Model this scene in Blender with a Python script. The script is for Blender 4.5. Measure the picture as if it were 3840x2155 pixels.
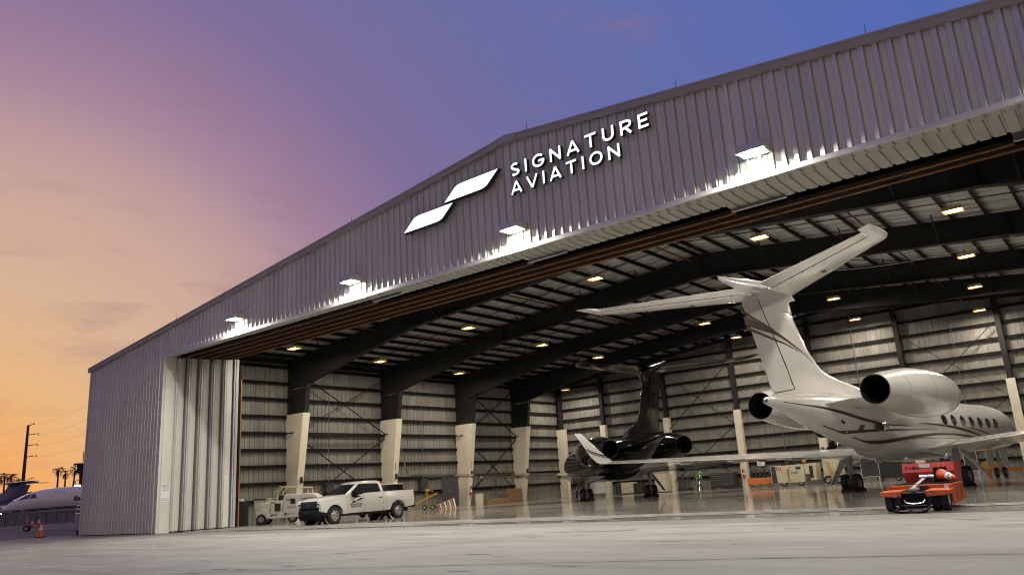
import bpy, bmesh, math, random
from mathutils import Vector, Matrix
random.seed(7)
for o in list(bpy.data.objects): bpy.data.objects.remove(o)
SC = bpy.context.scene
COL = SC.collection
PI = math.pi
def rad(a): return math.radians(a)

# ------------------------------------------------------------------ camera
CAM = Vector((43.543, -18.137, 1.056))
YAW, PIT, ROLL, LENS = rad(-38.256), rad(14.445), rad(-3.636), 27.14
_f = Vector((math.sin(YAW) * math.cos(PIT), math.cos(YAW) * math.cos(PIT), math.sin(PIT)))
_r = Vector((math.cos(YAW), -math.sin(YAW), 0))
_u = _r.cross(_f)
_r2 = _r * math.cos(ROLL) + _u * math.sin(ROLL)
_u2 = -_r * math.sin(ROLL) + _u * math.cos(ROLL)
cd = bpy.data.cameras.new('camera')
cam = bpy.data.objects.new('camera', cd)
COL.objects.link(cam)
M3 = Matrix((_r2, _u2, -_f)).transposed()
cam.matrix_world = Matrix.Translation(CAM) @ M3.to_4x4()
cd.lens = LENS
cd.sensor_width = 36
cd.sensor_fit = 'HORIZONTAL'
cd.clip_start = 0.1
cd.clip_end = 4000
SC.camera = cam

def lin(c):
    r = []
    for v in c:
        v = v / 255.0
        r.append(v / 12.92 if v <= 0.04045 else ((v + 0.055) / 1.055) ** 2.4)
    return (r[0], r[1], r[2], 1)

# ------------------------------------------------------------------ world: dusk sky
SUN_AZ = Vector((-0.965, 0.262, 0.0)).normalized()      # where the sun has just gone down
W = bpy.data.worlds.new('World')
SC.world = W
W.use_nodes = True
nt = W.node_tree
nt.nodes.clear()
N = nt.nodes.new
out = N('ShaderNodeOutputWorld')
bg = N('ShaderNodeBackground')
bg.inputs['Strength'].default_value = 1.0
tc = N('ShaderNodeTexCoord')
nrm = N('ShaderNodeVectorMath'); nrm.operation = 'NORMALIZE'
dot = N('ShaderNodeVectorMath'); dot.operation = 'DOT_PRODUCT'
dot.inputs[1].default_value = (SUN_AZ.x, SUN_AZ.y, -0.02)
ac = N('ShaderNodeMath'); ac.operation = 'ARCCOSINE'
mp = N('ShaderNodeMapRange')
mp.inputs['From Min'].default_value = 0
mp.inputs['From Max'].default_value = PI
ramp = N('ShaderNodeValToRGB')
ramp.color_ramp.interpolation = 'LINEAR'
SKY = [(0, (236, 152, 84)), (5.4, (234, 168, 103)), (10, (227, 180, 130)), (15.5, (213, 177, 149)), (21, (202, 167, 153)), (25, (186, 152, 155)),
       (28, (168, 134, 155)), (32, (148, 120, 152)), (37, (125, 109, 153)), (46, (109, 108, 160)), (58, (97, 108, 170)), (72, (83, 105, 180)),
       (92, (118, 111, 142)), (125, (146, 126, 130)), (180, (142, 122, 116))]
el = ramp.color_ramp.elements
el[0].position = 0; el[0].color = lin(SKY[0][1])
el[1].position = 1; el[1].color = lin(SKY[-1][1])
for a, c in SKY[1:-1]:
    e = el.new(a / 180.0); e.color = lin(c)
# faint streaks of cloud
sc_ = N('ShaderNodeVectorMath'); sc_.operation = 'MULTIPLY'
sc_.inputs[1].default_value = (3.0, 3.0, 11.0)
cn = N('ShaderNodeTexNoise'); cn.inputs['Scale'].default_value = 2.1; cn.inputs['Detail'].default_value = 7
cn.inputs['Roughness'].default_value = 0.6
cr = N('ShaderNodeValToRGB')
cr.color_ramp.elements[0].position = 0.56; cr.color_ramp.elements[0].color = (0, 0, 0, 1)
cr.color_ramp.elements[1].position = 0.80; cr.color_ramp.elements[1].color = (0.42, 0.42, 0.42, 1)
cm = N('ShaderNodeMix'); cm.data_type = 'RGBA'; cm.blend_type = 'MIX'
cm.inputs['B'].default_value = lin((150, 112, 128))
# the physical dusk sky adds its own faint twilight
nsky = N('ShaderNodeTexSky'); nsky.sky_type = 'NISHITA'; nsky.sun_disc = False
nsky.sun_elevation = rad(1.0)
nsky.sun_rotation = math.atan2(SUN_AZ.x, SUN_AZ.y)
ns = N('ShaderNodeVectorMath'); ns.operation = 'SCALE'; ns.inputs['Scale'].default_value = 0.004
ad = N('ShaderNodeVectorMath'); ad.operation = 'ADD'
L = nt.links.new
L(tc.outputs['Generated'], nrm.inputs[0]); L(nrm.outputs[0], dot.inputs[0]); L(dot.outputs['Value'], ac.inputs[0])
L(ac.outputs[0], mp.inputs['Value']); L(mp.outputs[0], ramp.inputs[0])
L(nrm.outputs[0], sc_.inputs[0]); L(sc_.outputs[0], cn.inputs['Vector']); L(cn.outputs['Fac'], cr.inputs[0])
L(cr.outputs[0], cm.inputs['Factor']); L(ramp.outputs[0], cm.inputs['A'])
L(nsky.outputs[0], ns.inputs[0]); L(cm.outputs['Result'], ad.inputs[0]); L(ns.outputs[0], ad.inputs[1])
L(ad.outputs[0], bg.inputs['Color']); L(bg.outputs[0], out.inputs['Surface'])

# ------------------------------------------------------------------ the last of the sun
sl = bpy.data.lights.new('sun', 'SUN')
sl.energy = 0.25; sl.angle = rad(12); sl.color = (1.0, 0.62, 0.36)
so = bpy.data.objects.new('sun', sl); COL.objects.link(so)
sd = -(SUN_AZ + Vector((0, 0, 0.04)))
so.rotation_euler = sd.to_track_quat('-Z', 'Y').to_euler()
so.location = (-60, 20, 30)

SC.view_settings.view_transform = 'Standard'
SC.view_settings.look = 'None'
SC.view_settings.exposure = 0.0
SC.view_settings.gamma = 1.0
SC.view_settings.use_curve_mapping = False
SC.render.engine = 'CYCLES'
SC.cycles.use_denoising = True
SC.cycles.denoising_prefilter = 'ACCURATE'
SC.cycles.pixel_filter_type = 'BLACKMAN_HARRIS'
SC.cycles.filter_width = 1.15
SC.cycles.max_bounces = 6
SC.cycles.diffuse_bounces = 3
SC.cycles.glossy_bounces = 3
SC.cycles.transmission_bounces = 4
SC.cycles.sample_clamp_indirect = 6.0
SC.cycles.blur_glossy = 0.6

# ------------------------------------------------------------------ materials
MATS = {}
def mat(name, col, rough=0.6, metal=0.0, var=0.0, vscale=3.0, bump=0.0, bscale=40.0, coat=0.0, emit=None, es=0.0,
        col2=None, stretch=(1, 1, 1), spec=0.5, trans=0.0, alpha=1.0, rvar=0.0, grime=None, orand=0.0):
    if name in MATS: return MATS[name]
    m = bpy.data.materials.new(name); m.use_nodes = True
    t = m.node_tree; b = t.nodes['Principled BSDF']
    def nd(k): return t.nodes.new(k)
    c = (col[0], col[1], col[2], 1) if max(col) <= 1.0 else lin(col)
    b.inputs['Base Color'].default_value = c
    b.inputs['Roughness'].default_value = rough
    b.inputs['Metallic'].default_value = metal
    b.inputs['Coat Weight'].default_value = coat
    b.inputs['Coat Roughness'].default_value = 0.06
    b.inputs['Specular IOR Level'].default_value = spec
    b.inputs['Transmission Weight'].default_value = trans
    b.inputs['Alpha'].default_value = alpha
    if emit:
        e = (emit[0], emit[1], emit[2], 1) if max(emit) <= 1.0 else lin(emit)
        b.inputs['Emission Color'].default_value = e
        b.inputs['Emission Strength'].default_value = es
    if var or bump or rvar or grime:
        g = nd('ShaderNodeNewGeometry'); v = nd('ShaderNodeVectorMath'); v.operation = 'MULTIPLY'
        v.inputs[1].default_value = stretch
        t.links.new(g.outputs['Position'], v.inputs[0])
        n1 = nd('ShaderNodeTexNoise'); n1.inputs['Scale'].default_value = vscale; n1.inputs['Detail'].default_value = 8
        n1.inputs['Roughness'].default_value = 0.62
        t.links.new(v.outputs[0], n1.inputs['Vector'])
        if var:
            mx = nd('ShaderNodeMix'); mx.data_type = 'RGBA'
            c2 = tuple(max(0, x * (1 - var)) for x in c[:3]) if col2 is None else (col2 if max(col2) <= 1 else lin(col2)[:3])
            c1 = tuple(min(1, x * (1 + var * 0.6)) for x in c[:3]) if col2 is None else c[:3]
            mx.inputs['A'].default_value = (*c2, 1); mx.inputs['B'].default_value = (*c1, 1)
            r_ = nd('ShaderNodeMapRange'); r_.inputs['From Min'].default_value = 0.32; r_.inputs['From Max'].default_value = 0.68
            t.links.new(n1.outputs['Fac'], r_.inputs['Value']); t.links.new(r_.outputs[0], mx.inputs['Factor'])
            last = mx.outputs['Result']
            if grime:
                n3 = nd('ShaderNodeTexNoise'); n3.inputs['Scale'].default_value = grime[0]; n3.inputs['Detail'].default_value = 5
                v3 = nd('ShaderNodeVectorMath'); v3.operation = 'MULTIPLY'; v3.inputs[1].default_value = grime[1]
                t.links.new(g.outputs['Position'], v3.inputs[0]); t.links.new(v3.outputs[0], n3.inputs['Vector'])
                r3 = nd('ShaderNodeMapRange'); r3.inputs['From Min'].default_value = grime[2]; r3.inputs['From Max'].default_value = grime[3]
                r3.inputs['To Max'].default_value = grime[5]
                t.links.new(n3.outputs['Fac'], r3.inputs['Value'])
                m3 = nd('ShaderNodeMix'); m3.data_type = 'RGBA'; m3.inputs['B'].default_value = (*grime[4], 1)
                t.links.new(r3.outputs[0], m3.inputs['Factor']); t.links.new(last, m3.inputs['A']); last = m3.outputs['Result']
            if orand:
                oi = nd('ShaderNodeObjectInfo'); ro = nd('ShaderNodeMapRange'); ro.inputs['To Min'].default_value = 1 - orand; ro.inputs['To Max'].default_value = 1 + orand
                t.links.new(oi.outputs['Random'], ro.inputs['Value']); vs_ = nd('ShaderNodeVectorMath'); vs_.operation = 'SCALE'
                t.links.new(last, vs_.inputs[0]); t.links.new(ro.outputs[0], vs_.inputs['Scale']); last = vs_.outputs[0]
            t.links.new(last, b.inputs['Base Color'])
        if rvar:
            r2 = nd('ShaderNodeMapRange'); r2.inputs['To Min'].default_value = max(0.02, rough - rvar); r2.inputs['To Max'].default_value = min(1, rough + rvar)
            r2.inputs['From Min'].default_value = 0.3; r2.inputs['From Max'].default_value = 0.7
            t.links.new(n1.outputs['Fac'], r2.inputs['Value']); t.links.new(r2.outputs[0], b.inputs['Roughness'])
        if bump:
            n2 = nd('ShaderNodeTexNoise'); n2.inputs['Scale'].default_value = bscale; n2.inputs['Detail'].default_value = 6
            t.links.new(v.outputs[0], n2.inputs['Vector'])
            bp = nd('ShaderNodeBump'); bp.inputs['Strength'].default_value = bump; bp.inputs['Distance'].default_value = 0.02
            t.links.new(n2.outputs['Fac'], bp.inputs['Height']); t.links.new(bp.outputs[0], b.inputs['Normal'])
    MATS[name] = m
    return m

# ------------------------------------------------------------------ mesh helpers
class MB:
    def __init__(s): s.v = []; s.f = []
    def add(s, vs, fs):
        n = len(s.v); s.v += [tuple(p) for p in vs]; s.f += [tuple(i + n for i in f) for f in fs]; return s
    def box(s, x0, x1, y0, y1, z0, z1):
        return s.add([(x0, y0, z0), (x1, y0, z0), (x1, y1, z0), (x0, y1, z0), (x0, y0, z1), (x1, y0, z1), (x1, y1, z1), (x0, y1, z1)],
                     [(0, 3, 2, 1), (4, 5, 6, 7), (0, 1, 5, 4), (1, 2, 6, 5), (2, 3, 7, 6), (3, 0, 4, 7)])
    def cb(s, c, d): return s.box(c[0] - d[0] / 2, c[0] + d[0] / 2, c[1] - d[1] / 2, c[1] + d[1] / 2, c[2] - d[2] / 2, c[2] + d[2] / 2)
    def hexa(s, p):   # 8 points: bottom ring then top ring, counter-clockwise from above
        return s.add(p, [(0, 3, 2, 1), (4, 5, 6, 7), (0, 1, 5, 4), (1, 2, 6, 5), (2, 3, 7, 6), (3, 0, 4, 7)])
    def beam(s, a, b, w, h, up=(0, 0, 1)):
        a, b = Vector(a), Vector(b); d = (b - a).normalized(); u = Vector(up)
        if abs(d.dot(u)) > 0.97: u = Vector((1, 0, 0))
        l = u.cross(d).normalized() * w / 2; u = d.cross(l).normalized() * h / 2
        return s.hexa([a - l - u, a + l - u, b + l - u, b - l - u, a - l + u, a + l + u, b + l + u, b - l + u])
    def tube(s, pts, r, n=8, cap=True):
        pts = [Vector(p) for p in pts]; rings = []
        rr = r if isinstance(r, (list, tuple)) else [r] * len(pts)
        prev = None
        for i, p in enumerate(pts):
            d = (pts[min(i + 1, len(pts) - 1)] - pts[max(i - 1, 0)]).normalized()
            if prev is None:
                u = Vector((0, 0, 1)) if abs(d.z) < 0.9 else Vector((1, 0, 0))
            else: u = prev
            l = d.cross(u).normalized(); u = l.cross(d).normalized(); prev = u
            rings.append([p + (l * math.cos(2 * PI * k / n) + u * math.sin(2 * PI * k / n)) * rr[i] for k in range(n)])
        return s.loft(rings, cap)
    def loft(s, rings, cap=True, closed=True):
        n = len(rings[0]); vs = [p for r in rings for p in r]; fs = []
        for i in range(len(rings) - 1):
            for k in range(n if closed else n - 1):
                k2 = (k + 1) % n
                fs.append((i * n + k, i * n + k2, (i + 1) * n + k2, (i + 1) * n + k))
        if cap:
            fs.append(tuple(range(n - 1, -1, -1))); fs.append(tuple((len(rings) - 1) * n + k for k in range(n)))
        return s.add(vs, fs)
    def prism(s, poly, a, lo, hi):   # polygon in the two axes other than a (cyclic order), extruded along a
        def P(q, h):
            return (h, q[0], q[1]) if a == 0 else ((q[0], h, q[1]) if a == 1 else (q[0], q[1], h))
        n = len(poly)
        vs = [P(q, lo) for q in poly] + [P(q, hi) for q in poly]
        fs = [tuple(range(n))[::-1], tuple(range(n, 2 * n))] + [(i, (i + 1) % n, n + (i + 1) % n, n + i) for i in range(n)]
        return s.add(vs, fs)
    def lathe(s, prof, n=24, axis='x', c=(0, 0, 0), cap=False):
        rings = []
        for a, r in prof:
            ring = []
            for k in range(n):
                t = 2 * PI * k / n; p, q = r * math.cos(t), r * math.sin(t)
                o = (a, p, q) if axis == 'x' else ((p, a, q) if axis == 'y' else (p, q, a))
                ring.append((o[0] + c[0], o[1] + c[1], o[2] + c[2]))
            rings.append(ring)
        return s.loft(rings, cap)
    def xf(s, m):
        s.v = [tuple(m @ Vector(p)) for p in s.v]; return s
    def mesh(s, name='m', ang=32):
        me = bpy.data.meshes.new(name); me.from_pydata(s.v, [], s.f); me.validate()
        b = bmesh.new(); b.from_mesh(me); bmesh.ops.recalc_face_normals(b, faces=b.faces); b.to_mesh(me); b.free()
        me.polygons.foreach_set('use_smooth', [True] * len(me.polygons)); me.set_sharp_from_angle(angle=rad(ang))
        return me
    def build(s, name, m, parent=None, bevel=0, seg=2, ang=32):
        me = s.mesh(name, ang); me.materials.append(m)
        return link(name, me, parent, bevel, seg)

def link(name, me, parent=None, bevel=0, seg=2):
    o = bpy.data.objects.new(name, me); COL.objects.link(o)
    if parent: o.parent = parent
    if bevel:
        md = o.modifiers.new('b', 'BEVEL'); md.width = bevel; md.segments = seg; md.limit_method = 'ANGLE'; md.angle_limit = rad(35)
    return o
def tag(o, label, cat, group=None, kind=None):
    o['label'] = label
    if cat: o['category'] = cat
    if group: o['group'] = group
    if kind: o['kind'] = kind
    return o
def thing(name, label, cat, loc=(0, 0, 0), rz=0.0, group=None, sc=1.0):
    o = bpy.data.objects.new(name, None); COL.objects.link(o); o.empty_display_size = 0.2
    o.location = loc; o.rotation_euler = (0, 0, rz); o.scale = (sc, sc, sc)
    return tag(o, label, cat, group)
def copy_tree(o, parent=None):
    c = o.copy(); COL.objects.link(c)
    if parent: c.parent = parent
    for ch in list(o.children):
        copy_tree(ch, c)
    return c
FONT_CACHE = {}
def text(name, body, m, parent, size, loc, rot, depth=0.002, bold=0.0, align='LEFT', sx=1.0):
    cu = bpy.data.curves.new('t', 'FONT'); cu.body = body; cu.size = size; cu.extrude = depth; cu.offset = bold; cu.align_x = align
    cu.resolution_u = 3
    o = bpy.data.objects.new('t', cu); COL.objects.link(o)
    dg = bpy.context.evaluated_depsgraph_get()
    me = bpy.data.meshes.new_from_object(o.evaluated_get(dg)); bpy.data.objects.remove(o); bpy.data.curves.remove(cu)
    me.materials.clear(); me.materials.append(m)
    ob = bpy.data.objects.new(name, me); COL.objects.link(ob)
    if parent: ob.parent = parent
    ob.location = loc; ob.rotation_euler = rot; ob.scale = (sx, 1, 1)
    return ob
def area(name, parent, loc, direction, sx, sy, power, color, spread=180):
    l = bpy.data.lights.new(name, 'AREA'); l.shape = 'RECTANGLE'; l.size = sx; l.size_y = sy; l.energy = power; l.color = color
    l.spread = rad(spread)
    o = bpy.data.objects.new(name, l); COL.objects.link(o); o.parent = parent; o.location = loc
    o.rotation_euler = Vector(direction).to_track_quat('-Z', 'Y').to_euler()
    return o
# ------------------------------------------------------------------ hangar
HD, ZE, SL, XP = 8.117, 8.67, 0.113, 29.45
XE = 2 * XP
XJ = 7.843
def roofz(x): return ZE + SL * min(x, XE - x)
XW, XR, YB, XI = 5.1, 51.7, 35.75, 28.4
def itop(x): return 9.0 + 0.1056 * (min(x, 2 * XI - x) - XW)
m_clad = mat('clad_paint', (0.72, 0.685, 0.61), 0.42, 0.1, var=0.10, vscale=0.7, stretch=(1, 1, 0.25), rvar=0.08, bump=0.04, bscale=2.0,
             grime=(1.6, (1, 1, 0.12), 0.58, 0.8, (0.36, 0.33, 0.30), 0.3), orand=0.05)
m_trim = mat('trim_tan', (0.46, 0.41, 0.345), 0.5, 0.1, var=0.08, vscale=1.2)
m_trimw = mat('trim_light', (0.60, 0.58, 0.56), 0.45, 0.1, var=0.08)
m_soff = mat('soffit_panel', (0.42, 0.405, 0.37), 0.5, 0.1, var=0.12, vscale=1.5)
m_door = mat('door_paint', (0.62, 0.61, 0.55), 0.45, 0.0, var=0.07, vscale=0.8, stretch=(1, 1, 0.2), grime=(2.2, (1, 1, 0.15), 0.55, 0.8, (0.33, 0.31, 0.27), 0.4))
m_seal = mat('door_seal', (0.20, 0.195, 0.195), 0.5, 0.3, var=0.15, vscale=2)
m_sealw = mat('door_edge', (0.50, 0.49, 0.50), 0.4, 0.2, var=0.1)
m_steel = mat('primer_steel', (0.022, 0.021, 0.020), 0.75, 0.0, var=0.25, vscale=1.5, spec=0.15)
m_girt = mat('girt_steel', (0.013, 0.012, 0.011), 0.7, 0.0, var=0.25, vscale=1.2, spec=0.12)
m_red = mat('track_red', (0.34, 0.155, 0.055), 0.6, 0.1, var=0.2, vscale=1.0)
m_trackd = mat('track_dark', (0.012, 0.008, 0.006), 0.8, 0.0, var=0.2, spec=0.08)
m_wallin = mat('wall_liner', (0.21, 0.20, 0.18), 0.55, 0.0, var=0.22, vscale=0.9, stretch=(2.2, 2.2, 0.35), bump=0.05, bscale=3,
               grime=(2.6, (1.5, 1.5, 0.25), 0.5, 0.75, (0.10, 0.08, 0.058), 0.5), orand=0.10)
m_deck = mat('roof_deck', (0.40, 0.40, 0.39), 0.42, 0.25, var=0.15, vscale=1.0, stretch=(0.4, 2, 1), orand=0.10)
m_cover = mat('column_cover', (0.66, 0.60, 0.49), 0.5, 0.0, var=0.07, vscale=1.2, grime=(1.8, (1, 1, 0.5), 0.5, 0.8, (0.46, 0.38, 0.27), 0.4))
m_roofx = mat('roof_metal', (0.33, 0.32, 0.31), 0.45, 0.2, var=0.1)
m_blk = mat('black_plastic', (0.018, 0.018, 0.018), 0.5)
m_dark = mat('dark_gap', (0.012, 0.012, 0.012), 0.8)

hangar = thing('hangar', 'huge grey ribbed metal hangar with its sliding doors open, lit inside', 'hangar')
PITCH = 0.3048
PROF = [(0.0, 0.016), (0.128, -0.016), (0.144, 0.014), (0.256, 0.060), (0.272, -0.026), (0.294, -0.026)]   # offset from rib start, outward depth
def profpts(x0, x1):
    pts = []
    k = math.floor(x0 / PITCH) - 1
    seq = []
    while k * PITCH < x1 + PITCH:
        for a, d in PROF: seq.append((k * PITCH + a, d))
        k += 1
    def at(x):
        for i in range(len(seq) - 1):
            if seq[i][0] <= x <= seq[i + 1][0]:
                t = (x - seq[i][0]) / max(1e-9, seq[i + 1][0] - seq[i][0]); return seq[i][1] + t * (seq[i + 1][1] - seq[i][1])
        return 0
    pts = [(x0, at(x0))] + [p for p in seq if x0 + 1e-4 < p[0] < x1 - 1e-4] + [(x1, at(x1))]
    return pts
def facade_panel(x0, x1, zb, parent):
    pts = profpts(x0, x1)
    mb = MB(); n = len(pts); vs = []
    for x, d in pts: vs.append((x, -d, zb))
    for x, d in pts: vs.append((x, -d, roofz(x) - 0.12))
    mb.add(vs, [(i, i + 1, n + i + 1, n + i) for i in range(n - 1)])
    return mb.build('panel', m_clad, parent, ang=12)
# front wall: backing girts + panels, each sheet its own piece
fw = MB()
for z in (1.5, 3.2, 5.0, 6.8): fw.box(0.1, XJ - 0.05, 0.10, 0.30, z, z + 0.06)
fw.prism([(0.05, HD + 0.12), (XE - 0.05, HD + 0.12), (XE - 0.05, roofz(0) - 0.2), (XP, roofz(XP) - 0.2), (0.05, roofz(0) - 0.2)], 1, 0.06, 0.10)
front = fw.build('front_wall', m_steel, hangar)
PW = 3 * PITCH
k = 0
while k * PW < XE - 0.01:
    a, b = k * PW, min((k + 1) * PW, XE)
    cuts = [a] + [c for c in (XJ, XE - XJ, XP) if a < c < b] + [b]
    for i in range(len(cuts) - 1):
        mid = (cuts[i] + cuts[i + 1]) / 2
        facade_panel(cuts[i], cuts[i + 1], HD + 0.07 if XJ < mid < XE - XJ else 0.03, front)
    k += 1
# rake trim: three bands
for (xa, xb) in ((-0.18, XP), (XP, XE + 0.18)):
    mb = MB()
    def rz(x): return ZE + SL * (x if xa < XP - 1 and xb <= XP else XE - x)
    for (y0, y1, t0, t1) in ((-0.15, 0.05, 0.0, -0.06), (-0.125, 0.05, -0.06, -0.20), (-0.14, -0.03, -0.20, -0.235)):
        mb.hexa([(xa, y0, rz(xa) + t1), (xb, y0, rz(xb) + t1), (xb, y1, rz(xb) + t1), (xa, y1, rz(xa) + t1),
                 (xa, y0, rz(xa) + t0), (xb, y0, rz(xb) + t0), (xb, y1, rz(xb) + t0), (xa, y1, rz(xa) + t0)])
    mb.build('rake_trim', m_trim, hangar)
# joints of the rake trim, ridge cap
for x in (6.2, 12.4, 18.6, 24.8, 33.6, 39.7, 45.8):
    z = roofz(x); MB().box(x - 0.012, x + 0.012, -0.156, -0.02, z - 0.25, z + 0.012).build('trim_joint', m_trim, hangar)
zc = roofz(XP)
MB().prism([(XP - 0.42, zc - SL * 0.42 - 0.237), (XP, zc - 0.24), (XP + 0.42, zc - SL * 0.42 - 0.237), (XP + 0.42, zc - SL * 0.42 + 0.01), (XP, zc + 0.012), (XP - 0.42, zc - SL * 0.42 + 0.01)], 1, -0.165, 0.06).build('ridge_cap', m_trim, hangar)
# lightning rods
for x in (0.9, 4.5, 8.7, 12.8, 17.2, 21.6, 25.9, 30.2, 35.4, 40.3):
    z = roofz(x); MB().tube([(x, 0.05, z - 0.02), (x, 0.05, z + 0.08), (x, 0.05, z + 0.38)], [0.016, 0.009, 0.004], 6).build('lightning_rod', m_steel, hangar)
# corner trims
MB().box(-0.03, 0.09, -0.055, 0.1, 0.0, roofz(0) - 0.24).build('corner_trim', m_clad, hangar)
MB().box(XJ - 0.03, XJ + 0.05, -0.05, 0.0, 0.02, HD + 0.02).build('jamb_trim', m_trimw, hangar)
# header trim strip
k = 0; x = XJ - 0.05
while x < XE - XJ:
    x2 = min(x + 6.1, XE - XJ)
    MB().box(x, x2 - 0.008, -0.07, 0.04, HD - 0.05, HD + 0.075).build('header_trim', m_trimw, hangar)
    x = x2
# soffit: ribbed sheets in two rows; the second row deepens where a door track ends
TRK = [0.88, 1.41, 1.95, 2.47, 2.96]
TEND = [22.0, 29.0, 35.8, 42.5, 51.2]
def soffit_strip(x0, x1, y0, y1, z, par):
    mb = MB()
    n = int(round((x1 - x0) / PITCH))
    for i in range(n):
        a = x0 + i * PITCH
        mb.add([(a, y0, z), (a + 0.22, y0, z - 0.004), (a + 0.24, y0, z + 0.035), (a + 0.285, y0, z + 0.035), (a + PITCH, y0, z),
                (a, y1, z), (a + 0.22, y1, z - 0.004), (a + 0.24, y1, z + 0.035), (a + 0.285, y1, z + 0.035), (a + PITCH, y1, z)],
               [(j, j + 1, j + 6, j + 5) for j in range(4)])
    return mb.build('soffit_panel', m_soff, par, ang=15)
sb = MB().box(XJ, XE - XJ, 0.04, 0.46, HD + 0.06, HD + 0.09)
soffit = sb.build('soffit', m_trackd, hangar)
x = XJ
while x < 46:
    soffit_strip(x, x + PW, 0.04, 0.46, HD + 0.0, soffit); x += PW
ranges = [(14.0, 22.0, 0.62), (22.0, 29.0, 0.98), (29.0, 35.8, 1.45), (35.8, 46.0, 1.92)]
for (a, b, yd) in ranges:
    np_ = int(math.ceil((b - a) / PITCH)); i = 0
    while i < np_:
        k = min(3, np_ - i); soffit_strip(a + i * PITCH, a + (i + k) * PITCH, 0.50, yd, HD + 0.045, soffit); i += k
# door tracks hung under the header, with dark slots between
MB().box(XJ, XE - XJ, 0.5, 3.7, HD + 0.42, HD + 0.46).build('track_ceiling', m_trackd, hangar)
for i, y in enumerate(TRK):
    t = MB().box(XJ + 0.1, TEND[i], y - 0.12, y + 0.12, HD + 0.03, HD + 0.42).build('door_track', m_trackd, hangar)
    MB().box(XJ + 0.1, TEND[i], y + 0.10, y + 0.15, HD - 0.02, HD + 0.028).build('track_rail', m_red, t)
    MB().box(XJ + 0.1, TEND[i], y - 0.165, y - 0.125, HD + 0.02, HD + 0.10).build('track_lip', m_trackd, t)
for i in range(4):
    x, y = TEND[i], TRK[i]
    mb = MB().box(x, x + 1.55, y - 0.16, y - 0.13, HD - 0.02, HD + 0.36); mb.box(x, x + 1.55, y - 0.22, y - 0.13, HD - 0.05, HD - 0.02)
    mb.build('track_flashing', m_sealw, hangar)
# jamb return and pocket
MB().box(XJ - 0.04, XJ, 0.0, 0.62, 0.0, HD).build('jamb_return', m_door, hangar)
MB().box(XJ - 0.03, XJ + 0.025, 0.10, 0.16, 0.02, HD - 0.1).build('jamb_batten', m_door, hangar)
# door leaves stacked at the left: we see their ends
LEAF = [(7.85, 0.72, 1.05), (8.05, 1.26, 1.57), (8.25, 1.79, 2.11), (8.45, 2.32, 2.62), (8.65, 2.81, 3.10)]
for (xe, y0, y1) in LEAF:
    lf = MB().box(0.9, xe, y0, y1, 0.05, HD - 0.03).build('door_leaf', m_door, hangar)
    for (a, b) in ((0.10, 5.05), (5.06, HD - 0.1)):
        MB().box(xe + 0.002, xe + 0.012, y0 + 0.012, y1 - 0.012, a, b).build('end_plate', m_door, lf)
    e = MB()
    for (d, w, xx) in ((0.0, 0.05, 0.02), (0.06, 0.03, 0.05), (0.10, 0.05, -0.02)):
        e.box(xe - 0.25, xe + xx, y0 - 0.02 - d - w, y0 - 0.02 - d, 0.05, HD - 0.05)
    e.build('edge_channel', m_sealw, lf)
    MB().box(xe - 0.3, xe - 0.06, y0 - 0.21, y0 - 0.17, 0.05, HD - 0.05).build('seal', m_seal, lf)
    MB().box(xe - 0.3, xe - 0.02, y1 + 0.01, y1 + 0.04, 0.05, HD - 0.05).build('seal', m_seal, lf)
    MB().box(xe - 0.9, xe - 0.02, y0 + 0.03, y1 - 0.03, 0.0, 0.05).build('wheel_truck', m_blk, lf)
    for z in (2.55, 2.85):
        for yy in (y0 + 0.08, y1 - 0.08):
            MB().lathe([(0.011, 0.0), (0.011, 0.016), (0.022, 0.016), (0.022, 0.0)], 8, 'x', (xe, yy, z)).build('bolt', m_seal, lf)
st = MB().box(8.4, 8.70, 3.20, 3.27, 0.03, HD).box(8.4, 8.72, 3.29, 3.34, 0.03, HD).box(8.4, 8.70, 3.36, 3.44, 0.03, HD)
st.build('door_stile', m_sealw, hangar)
pst = MB().box(8.45, 8.72, 3.47, 3.60, 0.0, HD - 0.3).build('door_post', m_girt, hangar)
MB().box(8.722, 8.735, 3.565, 3.615, 0.0, HD - 1.0).build('warning_edge', m_red, pst)

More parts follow.
